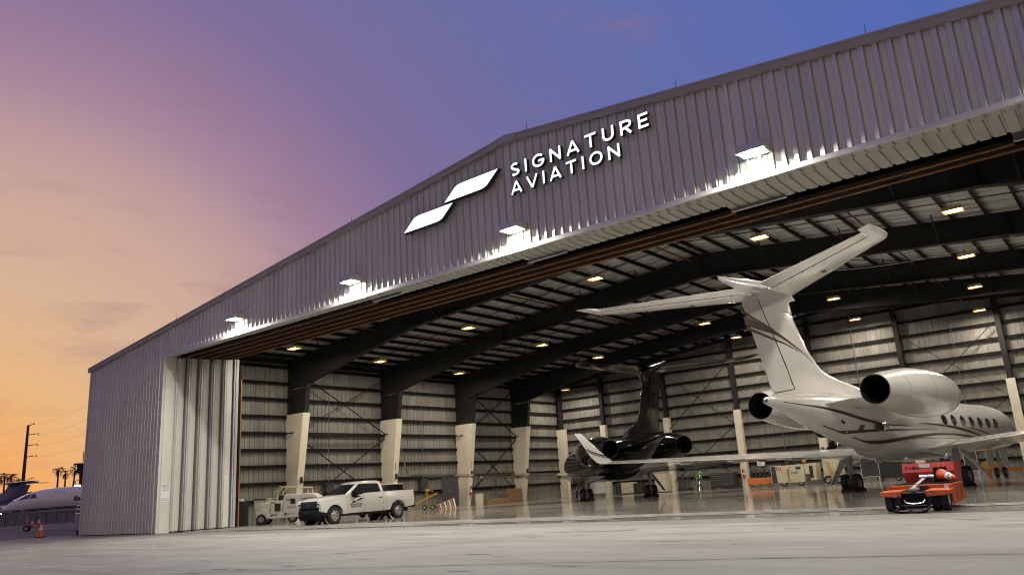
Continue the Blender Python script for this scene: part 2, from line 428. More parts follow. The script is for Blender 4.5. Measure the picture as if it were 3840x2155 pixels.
# ---- steel frames
FY = [8.92, 16.05, 23.14, 29.45]
BOT = [(6.55, 7.55), (11.3, 8.38), (15.8, 9.22), (22.0, 9.72), (XI, 10.30)]
COVZ = [5.85, 5.70, 5.56, 5.47]
def cdepth(z): return 0.72 + 0.80 * z / 5.6
def frame(y, idx, cov):
    mb = MB()
    pl = [(x, itop(x) - 0.03) for x in (XI, 22, 15.8, 11.3, 6.0, XW + 0.12)]
    poly = [(XW + 0.14, 0.05), (XW + 0.14 + 0.72, 0.05), (XW + 0.14 + cdepth(7.3), 7.3)] + BOT + pl
    polyR = [(2 * XI - a, b) for a, b in poly][::-1]
    for P, side in ((poly, 1), (polyR, -1)):
        # web as strips
        top = [(x, itop(x) - 0.03) for x in (XW + 0.14, 6.3, 11.3, 15.8, 22.0, XI)]
        bot = [(XW + 0.14, 7.3), (6.3, 7.35), (11.3, 8.38), (15.8, 9.22), (22.0, 9.72), (XI, 10.30)]
        if side < 0: top = [(2 * XI - a, b) for a, b in top]; bot = [(2 * XI - a, b) for a, b in bot]
        n = len(top)
        mb.add([(a, y, b) for a, b in top] + [(a, y, b) for a, b in bot], [(i, i + 1, n + i + 1, n + i) for i in range(n - 1)])
        c = [(XW + 0.14, 0.0), (XW + 0.14 + 0.72, 0.0), (XW + 0.14 + cdepth(7.3), 7.3), (XW + 0.14, 7.3)]
        if side < 0: c = [(2 * XI - a, b) for a, b in c]
        mb.add([(a, y, b) for a, b in c], [(0, 1, 2, 3)])
        # flanges
        b2 = [(6.72, 7.42)] + BOT[1:]
        if side < 0: b2 = [(2 * XI - a, b) for a, b in b2]
        for i in range(len(b2) - 1):
            mb.beam((b2[i][0], y, b2[i][1]), (b2[i + 1][0], y, b2[i + 1][1]), 0.30, 0.03)
        f = c[1:3]; mb.beam((f[0][0], y, f[0][1]), (f[1][0], y, 7.45), 0.03, 0.30, up=(0, 1, 0))
        t2 = [(top[0][0], top[0][1]), (top[-1][0], top[-1][1])]
        mb.beam((t2[0][0], y, t2[0][1]), (t2[1][0], y, t2[1][1]), 0.28, 0.03)
        mb.beam((c[0][0], y, 0), (c[0][0], y, top[0][1]), 0.03, 0.28, up=(0, 1, 0))
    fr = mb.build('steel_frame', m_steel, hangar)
    for x in (XI, 15.8, 2 * XI - 15.8):     # stiffeners / splices
        zb = 10.3 if x == XI else 9.22
        MB().box(x - 0.02, x + 0.02, y - 0.13, y + 0.13, zb, itop(x) - 0.05).build('splice_plate', m_steel, fr)
    for sgn in (1,):
        x0 = XW + 0.10; zt = cov
        a, b, c_, d_ = x0, XW + 0.18 + cdepth(0) , XW + 0.18 + cdepth(zt), x0
        mb = MB().hexa([(a, y - 0.2, 0), (b, y - 0.2, 0), (b, y + 0.2, 0), (a, y + 0.2, 0), (d_, y - 0.24, zt), (c_, y - 0.24, zt), (c_, y + 0.24, zt), (d_, y + 0.24, zt)])
        mb.build('column_cover', m_cover, fr, bevel=0.012)
    return fr
frames = [frame(y, i, COVZ[i]) for i, y in enumerate(FY)]
# front rafter behind the tracks
mb = MB()
mb.prism([(XW, HD + 0.5), (XR, HD + 0.5), (XR, itop(XR) - 0.05), (XI, itop(XI) - 0.05), (XW, itop(XW) - 0.05)], 1, 3.75, 3.80)
mb.box(XW, XR, 3.63, 3.92, HD + 0.46, HD + 0.5)
mb.build('header_girder', m_steel, hangar)
# ---- roof: outer skin, deck sheets, purlins
mb = MB()
for (xa, xb) in ((-0.1, XP), (XP, XE + 0.1)):
    za, zb = roofz(max(0, xa)), roofz(min(xb, XE))
    mb.hexa([(xa, 0.02, za - 0.05), (xb, 0.02, zb - 0.05), (xb, 36.4, zb - 0.05), (xa, 36.4, za - 0.05), (xa, 0.02, za - 0.015), (xb, 0.02, zb - 0.015), (xb, 36.4, zb - 0.015), (xa, 36.4, za - 0.015)])
roof = mb.build('roof', m_roofx, hangar)
DZ = 0.17
def deck_mesh(xa, xb, w):
    n = 1; mb = MB(); vs = []
    pr = []
    for i in range(n):
        y = w * i / n
        pr += [(y, 0.0), (y + w / n * 0.30, 0.006), (y + w / n * 0.58, 0.0), (y + w / n * 0.66, 0.07), (y + w / n * 0.92, 0.07)]
    pr.append((w, 0.0))
    for x in (xa, xb):
        for y, d in pr: vs.append((x, y, itop(x) + DZ + d))
    m_ = len(pr)
    mb.add(vs, [(i, i + 1, m_ + i + 1, m_ + i) for i in range(m_ - 1)])
    me = mb.mesh('deck', 15); me.materials.append(m_deck); return me
dl, dr = deck_mesh(XW - 0.05, XI, 0.6), deck_mesh(XI, XR + 0.05, 0.6)
y = 0.25
while y < 35.6:
    for me in (dl, dr):
        o = link('roof_sheet', me, roof); o.location = (0, y, 0)
    y += 0.6
xs = []
x = XI - 0.25
while x > XW: xs.append(x); x -= 1.17
x = XI + 0.25
while x < XR: xs.append(x); x += 1.17
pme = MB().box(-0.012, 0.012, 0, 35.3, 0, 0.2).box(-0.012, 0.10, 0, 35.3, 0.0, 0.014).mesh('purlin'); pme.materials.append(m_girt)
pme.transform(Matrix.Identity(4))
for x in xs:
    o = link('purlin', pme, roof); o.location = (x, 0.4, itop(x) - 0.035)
for yy in (10.6, 13.9, 18.4, 21.0, 25.5, 32.0):
    mb = MB()
    mb.beam((XW, yy, itop(XW) + 0.13), (XI, yy, itop(XI) + 0.13), 0.035, 0.03); mb.beam((XI, yy, itop(XI) + 0.13), (XR, yy, itop(XR) + 0.13), 0.035, 0.03)
    mb.build('sag_rod', m_girt, roof)
# flange braces, hanger rods
for i, y in enumerate(FY):
    for x in (9.0, 12.5, 17.4, 21.8, 25.2, 31.6, 35.1, 38.6, 42.1):
        mb = MB()
        zb = itop(x) - (1.0 if x > 14 else 1.1)
        mb.beam((x, y + 0.1, zb + 0.1), (x + 0.02, y + 0.95, itop(x) + 0.05), 0.05, 0.05)
        mb.beam((x, y - 0.1, zb + 0.1), (x + 0.02, y - 0.95, itop(x) + 0.05), 0.05, 0.05)
        mb.build('flange_brace', m_steel, frames[i])
# roof cross rods in the second and third bays
mb = MB()
for (ya, yb) in ((16.3, 22.9), (23.4, 29.2)):
    for (xa, xb) in ((9.5, 18.5), (18.5, 27.5), (29.5, 38.5), (38.5, 47.0)):
        mb.tube([(xa, ya, itop(xa) - 0.35), (xb, yb, itop(xb) - 0.35)], 0.022, 6); mb.tube([(xa, yb, itop(xa) - 0.35), (xb, ya, itop(xb) - 0.35)], 0.022, 6)
mb.build('brace_rod', m_steel, hangar)
# ---- side wall
def wall_mesh(w, h, m_):
    mb = MB(); n = int(round(w / PITCH)); vs = []; pr = []
    for i in range(n):
        a = i * PITCH
        pr += [(a, 0), (a + 0.09, 0.0), (a + 0.105, 0.012), (a + 0.135, 0.012), (a + 0.15, 0.0), (a + 0.245, 0.0), (a + 0.262, 0.034), (a + 0.288, 0.034)]
    pr.append((n * PITCH, 0))
    for z in (0, h):
        for a, d in pr: vs.append((a, d, z))
    k_ = len(pr); mb.add(vs, [(i, i + 1, k_ + i + 1, k_ + i) for i in range(k_ - 1)])
    me = mb.mesh('wallsheet', 15); me.materials.append(m_); return me
wme = wall_mesh(PW, 1.0, m_wallin)
swall = MB().box(XW - 0.12, XW - 0.09, 3.9, 36.0, 0, 9.05).build('side_wall', m_roofx, hangar)
y = 3.7
while y < 35.7:
    o = link('panel', wme, swall); o.location = (XW, y, 0.0); o.rotation_euler = (0, 0, PI / 2); o.scale = (1, 1, 9.12); y += PW
GZ = [1.12, 2.05, 2.98, 3.87, 4.80, 5.74, 6.72, 7.65, 8.60]
for z in GZ:
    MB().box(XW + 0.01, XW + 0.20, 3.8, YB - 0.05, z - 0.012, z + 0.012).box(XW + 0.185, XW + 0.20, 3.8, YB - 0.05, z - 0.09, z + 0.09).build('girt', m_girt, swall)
MB().box(XW + 0.01, XW + 0.26, 3.8, YB, 8.83, 9.02).build('eave_strut', m_girt, swall)
def xbrace(x, y0, y1, z0, z1, par):
    MB().beam((x, y0, z0), (x, y1, z1), 0.03, 0.09, up=(1, 0, 0)).build('cross_brace', m_girt, par)
    MB().beam((x + 0.035, y0, z1), (x + 0.035, y1, z0), 0.03, 0.09, up=(1, 0, 0)).build('cross_brace', m_girt, par)
xb = XW + 0.52
for (ya, yb) in ((9.2, 15.8), (23.4, 29.2)):
    xbrace(xb, ya, yb, 4.85, 8.3, swall); xbrace(xb, ya, yb, 0.6, 4.55, swall)
    MB().box(xb - 0.06, xb + 0.06, ya, yb, 4.63, 4.78).build('brace_strut', m_girt, swall)
for i, y in enumerate(FY):
    MB().beam((XW + 0.25, y - 0.55, 4.78), (XW + 0.85, y - 0.23, 4.80), 0.05, 0.06).build('stay', m_girt, swall)
# ---- back wall
MB().box(XW - 0.1, XR + 0.1, YB + 0.06, YB + 0.09, 0, 9.0).build('back_wall', m_roofx, hangar)
bwall = hangar.children[-1]
x = XW
while x < XR - 0.5:
    o = link('panel', wme, bwall); o.location = (x + PW, YB, 0.0); o.rotation_euler = (0, 0, PI); o.scale = (1, 1, itop(x + 0.45) + 0.16); x += PW
GB = [0.9, 1.62, 2.52, 3.45, 4.37, 5.30, 6.14, 7.0, 7.84, 8.76, 9.68, 10.6]
for z in GB:
    half = XI - XW
    xa = XW if z < 9.0 else XW + (z - 9.0) / 0.1056 + 0.3
    MB().box(xa, 2 * XI - xa, YB - 0.20, YB - 0.01, z - 0.012, z + 0.012).box(xa, 2 * XI - xa, YB - 0.20, YB - 0.185, z - 0.085, z + 0.085).build('girt', m_girt, bwall)
BX = [5.62, 9.78, 15.45, 21.10, 26.75, 32.35, 37.95, 43.6, 49.2]
for i, x in enumerate(BX):
    c = MB().box(x - 0.15, x + 0.15, YB - 0.50, YB - 0.47, 0, itop(x) - 0.25).box(x - 0.15, x + 0.15, YB - 0.24, YB - 0.21, 0, itop(x) - 0.25).box(x - 0.012, x + 0.012, YB - 0.47, YB - 0.24, 0, itop(x) - 0.25)
    c = c.build('wind_column', m_steel, bwall)
    w = 0.42 if i == 0 else 0.24
    MB().box(x - w, x + w, YB - 0.56, YB - 0.19, 0, 5.40).build('column_cover', m_cover, c, bevel=0.012)
for (a, b) in ((15.45, 21.1), (32.35, 37.95)):
    for (z0, z1) in ((4.5, 8.7), (0.7, 4.3)):
        yq = YB - 0.60
        MB().beam((a + 0.28, yq, z0), (b - 0.28, yq, z1), 0.03, 0.09, up=(0, 1, 0)).build('cross_brace', m_girt, bwall)
        MB().beam((a + 0.28, yq - 0.035, z1), (b - 0.28, yq - 0.035, z0), 0.03, 0.09, up=(0, 1, 0)).build('cross_brace', m_girt, bwall)
mb = MB(); mb.beam((XW, YB - 0.4, itop(XW) - 0.12), (XI, YB - 0.4, itop(XI) - 0.12), 0.3, 0.22); mb.beam((XI, YB - 0.4, itop(XI) - 0.12), (XR, YB - 0.4, itop(XR) - 0.12), 0.3, 0.22)
mb.build('end_rafter', m_steel, bwall)
# ---- closing walls
MB().box(XR, XR + 0.05, 0.3, 36, 0, 9.05).build('side_wall', m_wallin, hangar)
MB().box(0.0, 0.03, 0.05, 36, 0, roofz(0) - 0.1).build('outer_wall', m_clad, hangar)
MB().box(XE - 0.03, XE, 0.05, 36, 0, roofz(0) - 0.1).build('outer_wall', m_clad, hangar)

# ------------------------------------------------------------------ ground
m_apron = mat('apron_concrete', (0.272, 0.258, 0.228), 0.72, 0.0, var=0.30, vscale=0.9, stretch=(0.45, 1.3, 1), bump=0.35, bscale=34, rvar=0.1,
              grime=(0.8, (0.25, 1.5, 1), 0.5, 0.72, (0.145, 0.135, 0.118), 0.75))
m_floor = mat('hangar_floor', (0.33, 0.315, 0.285), 0.17, 0.0, var=0.14, vscale=0.5, bump=0.015, bscale=6, rvar=0.08, spec=0.6, coat=0.5,
              grime=(1.2, (0.3, 2.2, 1), 0.55, 0.8, (0.22, 0.20, 0.17), 0.45))
m_thr = mat('threshold_concrete', (0.165, 0.16, 0.145), 0.6, 0.0, var=0.18, vscale=0.8, bump=0.2, bscale=25, grime=(1.5, (0.5, 2, 1), 0.5, 0.8, (0.15, 0.14, 0.125), 0.5))
m_asph = mat('asphalt', (0.085, 0.08, 0.088), 0.75, 0.0, var=0.2, vscale=0.4, bump=0.3, bscale=40)
m_white = mat('white_marking', (0.62, 0.60, 0.55), 0.6, 0, var=0.25, vscale=3)
m_strip = mat('rail_concrete', (0.36, 0.35, 0.32), 0.55, 0, var=0.15, vscale=2)
m_rail = mat('rail_steel', (0.42, 0.40, 0.37), 0.38, 0.7, var=0.2, vscale=4)
def sheet(poly, z, name, m):
    mb = MB(); mb.add([(a, b, z) for a, b in poly], [tuple(range(len(poly)))])
    o = mb.build(name, m); o['kind'] = 'structure'; return o
sheet([(-1500, -900), (900, -900), (900, 1500), (-1500, 1500)], -0.012, 'ground', m_asph)
def lx(y): return -3.1 - (y + 2.15) * 0.48
sheet([(lx(-300), -300), (300, -300), (300, -1.35), (lx(-1.35), -1.35)], -0.006, 'apron', m_apron)
sheet([(lx(-1.35), -1.35), (66, -1.35), (66, 0.3), (lx(0.3), 0.3)], -0.004, 'threshold', m_thr)
sheet([(XW, 0.3), (XR, 0.3), (XR, YB + 0.02), (XW, YB + 0.02)], 0.0, 'hangar_floor', m_floor)
sheet([(lx(-6), -6), (lx(-6) + 0.12, -6), (lx(3) + 0.12, 3), (lx(3), 3)], 0.0, 'painted_line', m_white)
for i, y in enumerate(TRK):
    xa, xb = 8.2, [24.0, 31.0, 38.0, 44.5, 51.2][i]
    g = MB().box(xa, xb, y - 0.14, y + 0.10, 0.0, 0.004).build('rail_groove', m_dark); g['kind'] = 'structure'
    r = MB().box(xa, xb, y - 0.025, y + 0.025, 0.004, 0.012).build('door_rail', m_rail); r['kind'] = 'structure'
    r = MB().box(xa, xb, y + 0.11, y + 0.38, 0.0, 0.005).build('rail_apron', m_strip); r['kind'] = 'structure'
# cracks, tyre scuffs and small dark marks on the apron
mb = MB()
for i in range(130):
    x = random.uniform(18, 46); y = random.uniform(-15, -1.6); l = random.uniform(0.06, 0.45); w = random.uniform(0.012, 0.035); a = random.gauss(0, 0.12)
    c, s = math.cos(a), math.sin(a)
    mb.add([(x - l * c - w * s, y - l * s + w * c, -0.003), (x - l * c * .3, y - l * s - w, -0.003), (x + l * c, y + l * s - w * 0.3, -0.003), (x + l * c * 0.5, y + l * s + w, -0.003)], [(0, 1, 2, 3)])
o = mb.build('apron_scuffs', mat('scuff', (0.05, 0.045, 0.04), 0.9)); o['kind'] = 'stuff'
mb = MB()
for (ax, ay, bx, by, cx, cy) in ((28, -12, 36, -8.5, 48, -6.5), (20, -6, 30, -4.2, 44, -3.4), (24, -16, 30, -11, 33, -3)):
    P0, P1, P2 = Vector((ax, ay, 0)), Vector((bx, by, 0)), Vector((cx, cy, 0)); pts = []
    for k in range(41):
        t = k / 40; p = P0 * (1 - t) ** 2 + P1 * 2 * t * (1 - t) + P2 * t * t
        pts.append(p + Vector((random.gauss(0, .012), random.gauss(0, .012), -0.0035)))
    for k in range(40):
        d = (pts[k + 1] - pts[k]).normalized(); nrm_ = Vector((-d.y, d.x, 0)) * random.uniform(0.010, 0.026)
        mb.add([pts[k] - nrm_, pts[k + 1] - nrm_, pts[k + 1] + nrm_, pts[k] + nrm_], [(0, 1, 2, 3)])
o = mb.build('apron_cracks', mat('crack', (0.10, 0.09, 0.08), 0.9)); o['kind'] = 'stuff'
WALL_P, CEIL_P = 690.0, 310.0
# ------------------------------------------------------------------ wall lights on the facade
m_hous = mat('lamp_housing', (0.55, 0.55, 0.53), 0.45, 0.1, var=0.05)
m_lens = mat('lamp_lens', (0.9, 0.9, 0.9), 0.3, emit=(0.90, 1.0, 0.90), es=14)
WL = [(14.33, 'leftmost wall light, above the stacked doors end of the facade'), (21.96, 'second wall light from the left, near the low end of the logo'),
      (29.66, 'wall light mounted just below the AVIATION lettering'), (37.37, 'large bright wall light to the right of the lettering'),
      (45.05, 'wall light beyond the right edge of the picture')]
for x, lab in WL:
    t = thing('wall_light', lab, 'wall light', (x, -0.045, 8.72), 0, 'wall lights along the hangar front')
    MB().hexa([(-0.36, -0.52, 0.0), (0.36, -0.52, 0.0), (0.36, 0.0, 0.0), (-0.36, 0.0, 0.0), (-0.34, -0.46, 0.19), (0.34, -0.46, 0.19), (0.34, 0.0, 0.22), (-0.34, 0.0, 0.22)]).build('housing', m_hous, t, bevel=0.012)
    mb = MB().box(-0.35, 0.35, -0.51, -0.47, -0.035, 0.0).box(-0.35, 0.35, -0.05, -0.01, -0.035, 0.0).box(-0.35, -0.31, -0.47, -0.05, -0.035, 0.0).box(0.31, 0.35, -0.47, -0.05, -0.035, 0.0)
    mb.build('lens_frame', m_hous, t)
    MB().box(-0.305, 0.305, -0.465, -0.055, -0.018, -0.004).build('lens', m_lens, t)
    MB().box(-0.12, 0.12, -0.01, 0.045, -0.06, 0.36).build('bracket', m_hous, t)
    area('lamp', t, (0, -0.40, -0.045), (0, -0.6, -1.0), 0.6, 0.16, WALL_P, (1.0, 0.97, 0.87))
# ------------------------------------------------------------------ ceiling lights
m_amber = mat('amber_reflector', (0.70, 0.45, 0.17), 0.35, 0.3, var=0.1)
m_tube = mat('lamp_tube', (0.9, 0.9, 0.9), 0.3, emit=(1.0, 0.93, 0.78), es=16)
CL = [(10.01, 5.78, 8.76, 'ceiling light in the front row, right above the stacked doors'),
      (17.2, 5.75, 9.5, 'unseen front row ceiling light, second from the side wall, added behind the header'), (25.0, 5.75, 10.3, 'unseen front row ceiling light, third from the side wall, added behind the header'),  # hidden rest of the front row, added to light the floor and white tail
      (33.0, 5.75, 10.2, 'unseen front row ceiling light above the white tail, added behind the header'), (40.2, 5.75, 9.4, 'unseen front row ceiling light at the right, added behind the header'),
      (9.44, 12.19, 8.70, 'ceiling light nearest the side wall in the second row'), (8.79, 19.71, 8.63, 'ceiling light nearest the side wall in the third row'),
      (7.9, 33.2, 8.40, 'small far ceiling light over the back corner'),
      (16.52, 12.14, 9.45, 'second ceiling light from the side wall in the second row'), (15.88, 19.57, 9.38, 'second ceiling light from the side wall in the third row'),
      (15.36, 26.66, 9.32, 'ceiling light just above the black jet left tailplane'),
      (24.85, 11.95, 10.33, 'third ceiling light from the side wall, close behind the door tracks'), (24.14, 18.84, 10.25, 'ceiling light half hidden by the white tailplane left half'),
      (23.54, 26.38, 10.19, 'ceiling light seen below the white tailplane, upper one of two'), (22.9, 32.6, 10.10, 'ceiling light seen below the white tailplane, lower one of two'),
      (32.98, 11.59, 10.22, 'bright ceiling light above the white tail, near the door tracks'), (31.08, 27.49, 10.42, 'ceiling light right of the white fin, upper one of two'),
      (30.5, 33.6, 10.10, 'ceiling light right of the white fin, lower one of two'),
      (39.83, 11.75, 9.49, 'largest bright ceiling light at the upper right'), (38.97, 19.69, 9.58, 'second highest ceiling light at the right'),
      (38.09, 27.7, 9.68, 'third highest ceiling light at the right, dim amber'), (37.35, 33.7, 9.40, 'lowest ceiling light at the right, over the back wall')]
hme = None
for (x, y, z, lab) in CL:
    t = thing('ceiling_light', lab, 'ceiling light', (x, y, z), 0.0, 'ceiling lights hung between the frames', 0.8)
    if hme is None:
        hs = MB().box(-0.36, 0.36, -0.27, 0.27, 0.06, 0.11)
        for s_ in (-1, 1):
            hs.hexa([(-0.40, s_ * 0.30, -0.08), (0.40, s_ * 0.30, -0.08), (0.40, s_ * 0.285, -0.08), (-0.40, s_ * 0.285, -0.08), (-0.36, s_ * 0.27, 0.1), (0.36, s_ * 0.27, 0.1), (0.36, s_ * 0.255, 0.1), (-0.36, s_ * 0.255, 0.1)])
            hs.hexa([(s_ * 0.41, -0.30, -0.08), (s_ * 0.41, 0.30, -0.08), (s_ * 0.395, 0.30, -0.08), (s_ * 0.395, -0.30, -0.08), (s_ * 0.36, -0.27, 0.1), (s_ * 0.36, 0.27, 0.1), (s_ * 0.345, 0.27, 0.1), (s_ * 0.345, -0.27, 0.1)])
        hme = hs.mesh('h'); hme.materials.append(m_amber)
        tmes = []
        for k in range(3):
            tm = MB().tube([(-0.32, -0.15 + 0.15 * k, 0.02), (0.32, -0.15 + 0.15 * k, 0.02)], 0.035, 8).mesh('t'); tm.materials.append(m_tube); tmes.append(tm)
        gm = MB()
        for k in range(9):
            xx = -0.38 + 0.095 * k; gm.box(xx - 0.004, xx + 0.004, -0.29, 0.29, -0.09, -0.082)
        gme = gm.mesh('g'); gme.materials.append(m_amber)
        cme = MB().tube([(0, 0, 0.11), (0.0, 0, 0.95)], 0.008, 5).mesh('c'); cme.materials.append(m_steel)
    link('housing', hme, t); link('wire_guard', gme, t); link('hanger', cme, t)
    for tm in tmes: link('lamp_tube', tm, t)
    area('lamp', t, (0, 0, -0.10), (0, 0, -1), 0.7, 0.5, CEIL_P, (1.0, 0.90, 0.75))
# ------------------------------------------------------------------ lit sign on the facade
m_face = mat('sign_face', (0.9, 0.95, 0.92), 0.4, emit=(0.90, 1.0, 0.95), es=1.35)
m_ret = mat('sign_return', (0.02, 0.035, 0.03), 0.4)
def arc(cx, cz, rx, rz, a0, a1, n=12): return [(cx + rx * math.cos(rad(a0 + (a1 - a0) * i / n)), cz + rz * math.sin(rad(a0 + (a1 - a0) * i / n))) for i in range(n + 1)]
W_ = 0.17      # stroke, relative to cap height 1
h_ = W_ / 2
def strokes(ch):
    e = h_
    if ch == 'I': return 0.2, [[(0.1, 0), (0.1, 1)]]
    if ch == 'T': return 0.9, [[(0, 1 - e), (0.9, 1 - e)], [(0.45, 0), (0.45, 1 - W_)]]
    if ch == 'N': return 0.95, [[(e, 0), (e, 1)], [(0.95 - e, 0), (0.95 - e, 1)], [(e, 0.92), (0.95 - e, 0.08)]]
    if ch == 'A': return 1.05, [[(0.06, 0), (0.525, 0.97)], [(0.525, 0.97), (0.99, 0)], [(0.25, 0.27), (0.80, 0.27)]]
    if ch == 'V': return 1.05, [[(0.06, 1), (0.525, 0.03)], [(0.525, 0.03), (0.99, 1)]]
    if ch == 'U': return 0.9, [[(e, 1), (e, 0.40)] + arc(0.45, 0.40, 0.45 - e, 0.40 - e, 180, 360, 14)[1:] + [(0.9 - e, 1)]]
    if ch == 'E': return 0.74, [[(e, 0), (e, 1)], [(W_, 1 - e), (0.74, 1 - e)], [(W_, 0.5), (0.68, 0.5)], [(W_, e), (0.74, e)]]
    if ch == 'O': return 1.1, [arc(0.55, 0.5, 0.55 - e, 0.5 - e, 0, 360, 28)]
    if ch == 'G': return 1.06, [arc(0.55, 0.5, 0.55 - e, 0.5 - e, 42, 348, 24) + [(1.0 - e * 0.4, 0.47)], [(0.55, 0.46), (1.02, 0.46)]]
    if ch == 'R': return 0.86, [[(e, 0), (e, 1)], [(W_, 1 - e), (0.50, 1 - e)] + arc(0.50, 0.70, 0.28, 0.30 - e, 90, -90, 12)[1:] + [(W_, 0.40 + e * 0)], [(0.45, 0.38), (0.80, 0)]]
    if ch == 'S': return 0.80, [arc(0.41, 0.735, 0.30, 0.265 - e, 40, 232, 14) + arc(0.40, 0.265, 0.32, 0.265 - e, 78, -142, 16)]
    return 0.4, []
def ribbon(path, w):
    P = [Vector((a, b)) for a, b in path]; Lp, Rp = [], []
    closed = (P[0] - P[-1]).length < 1e-4
    n = len(P)
    for i in range(n):
        if closed: a, b = P[(i - 1) % (n - 1)], P[(i + 1) % (n - 1)] if i < n - 1 else P[1]
        else: a, b = P[max(0, i - 1)], P[min(n - 1, i + 1)]
        if closed and i == n - 1: a = P[n - 2]
        d = (b - a).normalized(); q = Vector((-d.y, d.x)) * w / 2
        Lp.append(P[i] + q); Rp.append(P[i] - q)
    return Lp, Rp
def letter_meshes(ch, H, y_face, y_back, wx=1.0, wf=1.0):
    adv, st_ = strokes(ch); face, ret = MB(), MB()
    for j, path in enumerate(st_):
        Lp, Rp = ribbon(path, W_ * wf); n = len(Lp)
        off = 0.0015 * j
        F = [(p.x * H * wx, y_face - off, p.y * H) for p in Lp] + [(p.x * H * wx, y_face - off, p.y * H) for p in Rp]
        face.add(F, [(i, n + i, n + i + 1, i + 1) for i in range(n - 1)])
        if y_back is not None:
            q = 1.0
            fr = [(p.x * H * wx, y_face + 0.004, p.y * H) for p in Lp + Rp[::-1]]; bk = [(a, y_back, c) for a, _, c in fr]; m2 = len(fr)
            ret.add(fr + bk, [(i, (i + 1) % m2, m2 + (i + 1) % m2, m2 + i) for i in range(m2)] + [(i, m2 - 1 - i, m2 - 2 - i, i + 1) for i in range(n - 1)])
    return adv, face, ret
sign = thing('logo_sign', 'lit white SIGNATURE AVIATION lettering with a two-blade logo on the facade', 'sign', (24.75, -0.05, 9.8))
def word(wd, x0, x1, z0, H):
    ad = [strokes(c)[0] for c in wd]; gap = ((x1 - x0) / H - sum(ad)) / (len(wd) - 1); x = x0
    for c, a in zip(wd, ad):
        _, f_, r_ = letter_meshes(c, H, -0.17, -0.03)
        mt = Matrix.Translation((x - 24.75, 0, z0 - 9.8)); r_.xf(mt); f_.xf(mt)
        b_ = r_.build('letter', m_ret, sign); f_.build('letter_face', m_face, b_)
        x += (a + gap) * H
word('SIGNATURE', 29.66, 34.58, 10.47, 0.43)
word('AVIATION', 29.63, 33.60, 9.88, 0.41)
def bez(p0, p1, p2, n=8): return [(p0[0] * (1 - t) ** 2 + 2 * p1[0] * t * (1 - t) + p2[0] * t * t, p0[1] * (1 - t) ** 2 + 2 * p1[1] * t * (1 - t) + p2[1] * t * t) for t in [i / n for i in range(n + 1)]]
def blade(x0, z0, x1, z1, par, y_face=-0.20, y_back=-0.03, nm='logo_blade', mf=None, mr=None, xo=0, zo=0):
    w, h = x1 - x0, z1 - z0
    P = [(x0, z0)] + bez((x0 + 0.20 * w, z0 + 0.82 * h), (x0 + 0.24 * w, z1), (x0 + 0.36 * w, z1), 6) + [(x1, z1)] + bez((x1 - 0.20 * w, z1 - 0.82 * h), (x1 - 0.24 * w, z0), (x1 - 0.36 * w, z0), 6)
    P = [(a - xo, b - zo) for a, b in P]; n = len(P)
    f_ = MB().add([(a, y_face, b) for a, b in P], [tuple(range(n))])
    cx, cz = sum(a for a, _ in P) / n, sum(b for _, b in P) / n
    Q = [(a + (0.03 if a > cx else -0.03) * (y_back is not None), b + (0.02 if b > cz else -0.02) * (y_back is not None)) for a, b in P]
    if y_back is None: return f_.build(nm, mf, par)
    r_ = MB().prism(Q, 1, y_face + 0.004, y_back); b_ = r_.build(nm, mr, par, ang=40)
    f_.build('blade_face', mf, b_); return b_
blade(24.78, 9.86, 27.15, 10.33, sign, mf=m_face, mr=m_ret, xo=24.75, zo=9.8)
blade(26.78, 10.43, 29.17, 10.91, sign, mf=m_face, mr=m_ret, xo=24.75, zo=9.8)
# ------------------------------------------------------------------ jets
m_jetw = mat('jet_white', (0.82, 0.815, 0.80), 0.22, 0.0, var=0.03, vscale=0.6, coat=0.6, rvar=0.05)
m_jetb = mat('jet_black', (0.005, 0.005, 0.0055), 0.10, 0.0, coat=0.04, var=0.2, vscale=0.7, spec=0.24)
m_jetblue = mat('jet_navy', (0.10, 0.11, 0.25), 0.2, 0.0, coat=0.7, var=0.05)
m_gold = mat('stripe_bronze', (0.075, 0.048, 0.024), 0.45, 0.0, var=0.1, spec=0.3)
m_glass = mat('window_glass', (0.02, 0.022, 0.026), 0.06, 0.0, spec=0.7, coat=0.6)
m_chrome = mat('bare_metal', (0.62, 0.61, 0.60), 0.22, 1.0, var=0.06)
m_tyre = mat('tyre', (0.02, 0.02, 0.02), 0.8, 0, var=0.2, vscale=8, bump=0.1, bscale=60)
m_rim = mat('wheel_rim', (0.42, 0.41, 0.39), 0.35, 0.6, var=0.1)
m_gear = mat('gear_leg', (0.52, 0.51, 0.48), 0.4, 0.2, var=0.12, vscale=4)
m_winf = mat('window_frame', (0.40, 0.39, 0.37), 0.35, 0.2)
m_grille = mat('grille', (0.12, 0.115, 0.11), 0.6, 0.3)
FUS = [(0, 2.05, .03), (0.12, 2.06, .16), (0.35, 2.1, .31), (1.0, 2.25, .62), (2.0, 2.43, .90), (2.8, 2.54, 1.04), (3.6, 2.6, 1.13), (4.6, 2.62, 1.19), (6, 2.62, 1.2), (9, 2.62, 1.2), (12, 2.62, 1.2), (15, 2.62, 1.2),
       (17, 2.625, 1.195), (18.5, 2.665, 1.17), (20, 2.75, 1.1), (21, 2.845, 1.015), (22, 2.95, .91), (23, 3.05, .79), (24, 3.15, .66), (25, 3.25, .50), (26, 3.345, .335), (26.8, 3.40, .20), (27.25, 3.42, .12), (27.36, 3.42, .04)]
LE = [(3.3, 18.6), (4.05, 19.0), (4.2, 19.5), (4.37, 20.97), (4.55, 22.0), (4.71, 22.6), (5.0, 23.02), (5.38, 23.48), (6.42, 24.18), (7.25, 24.72), (7.5, 24.85)]
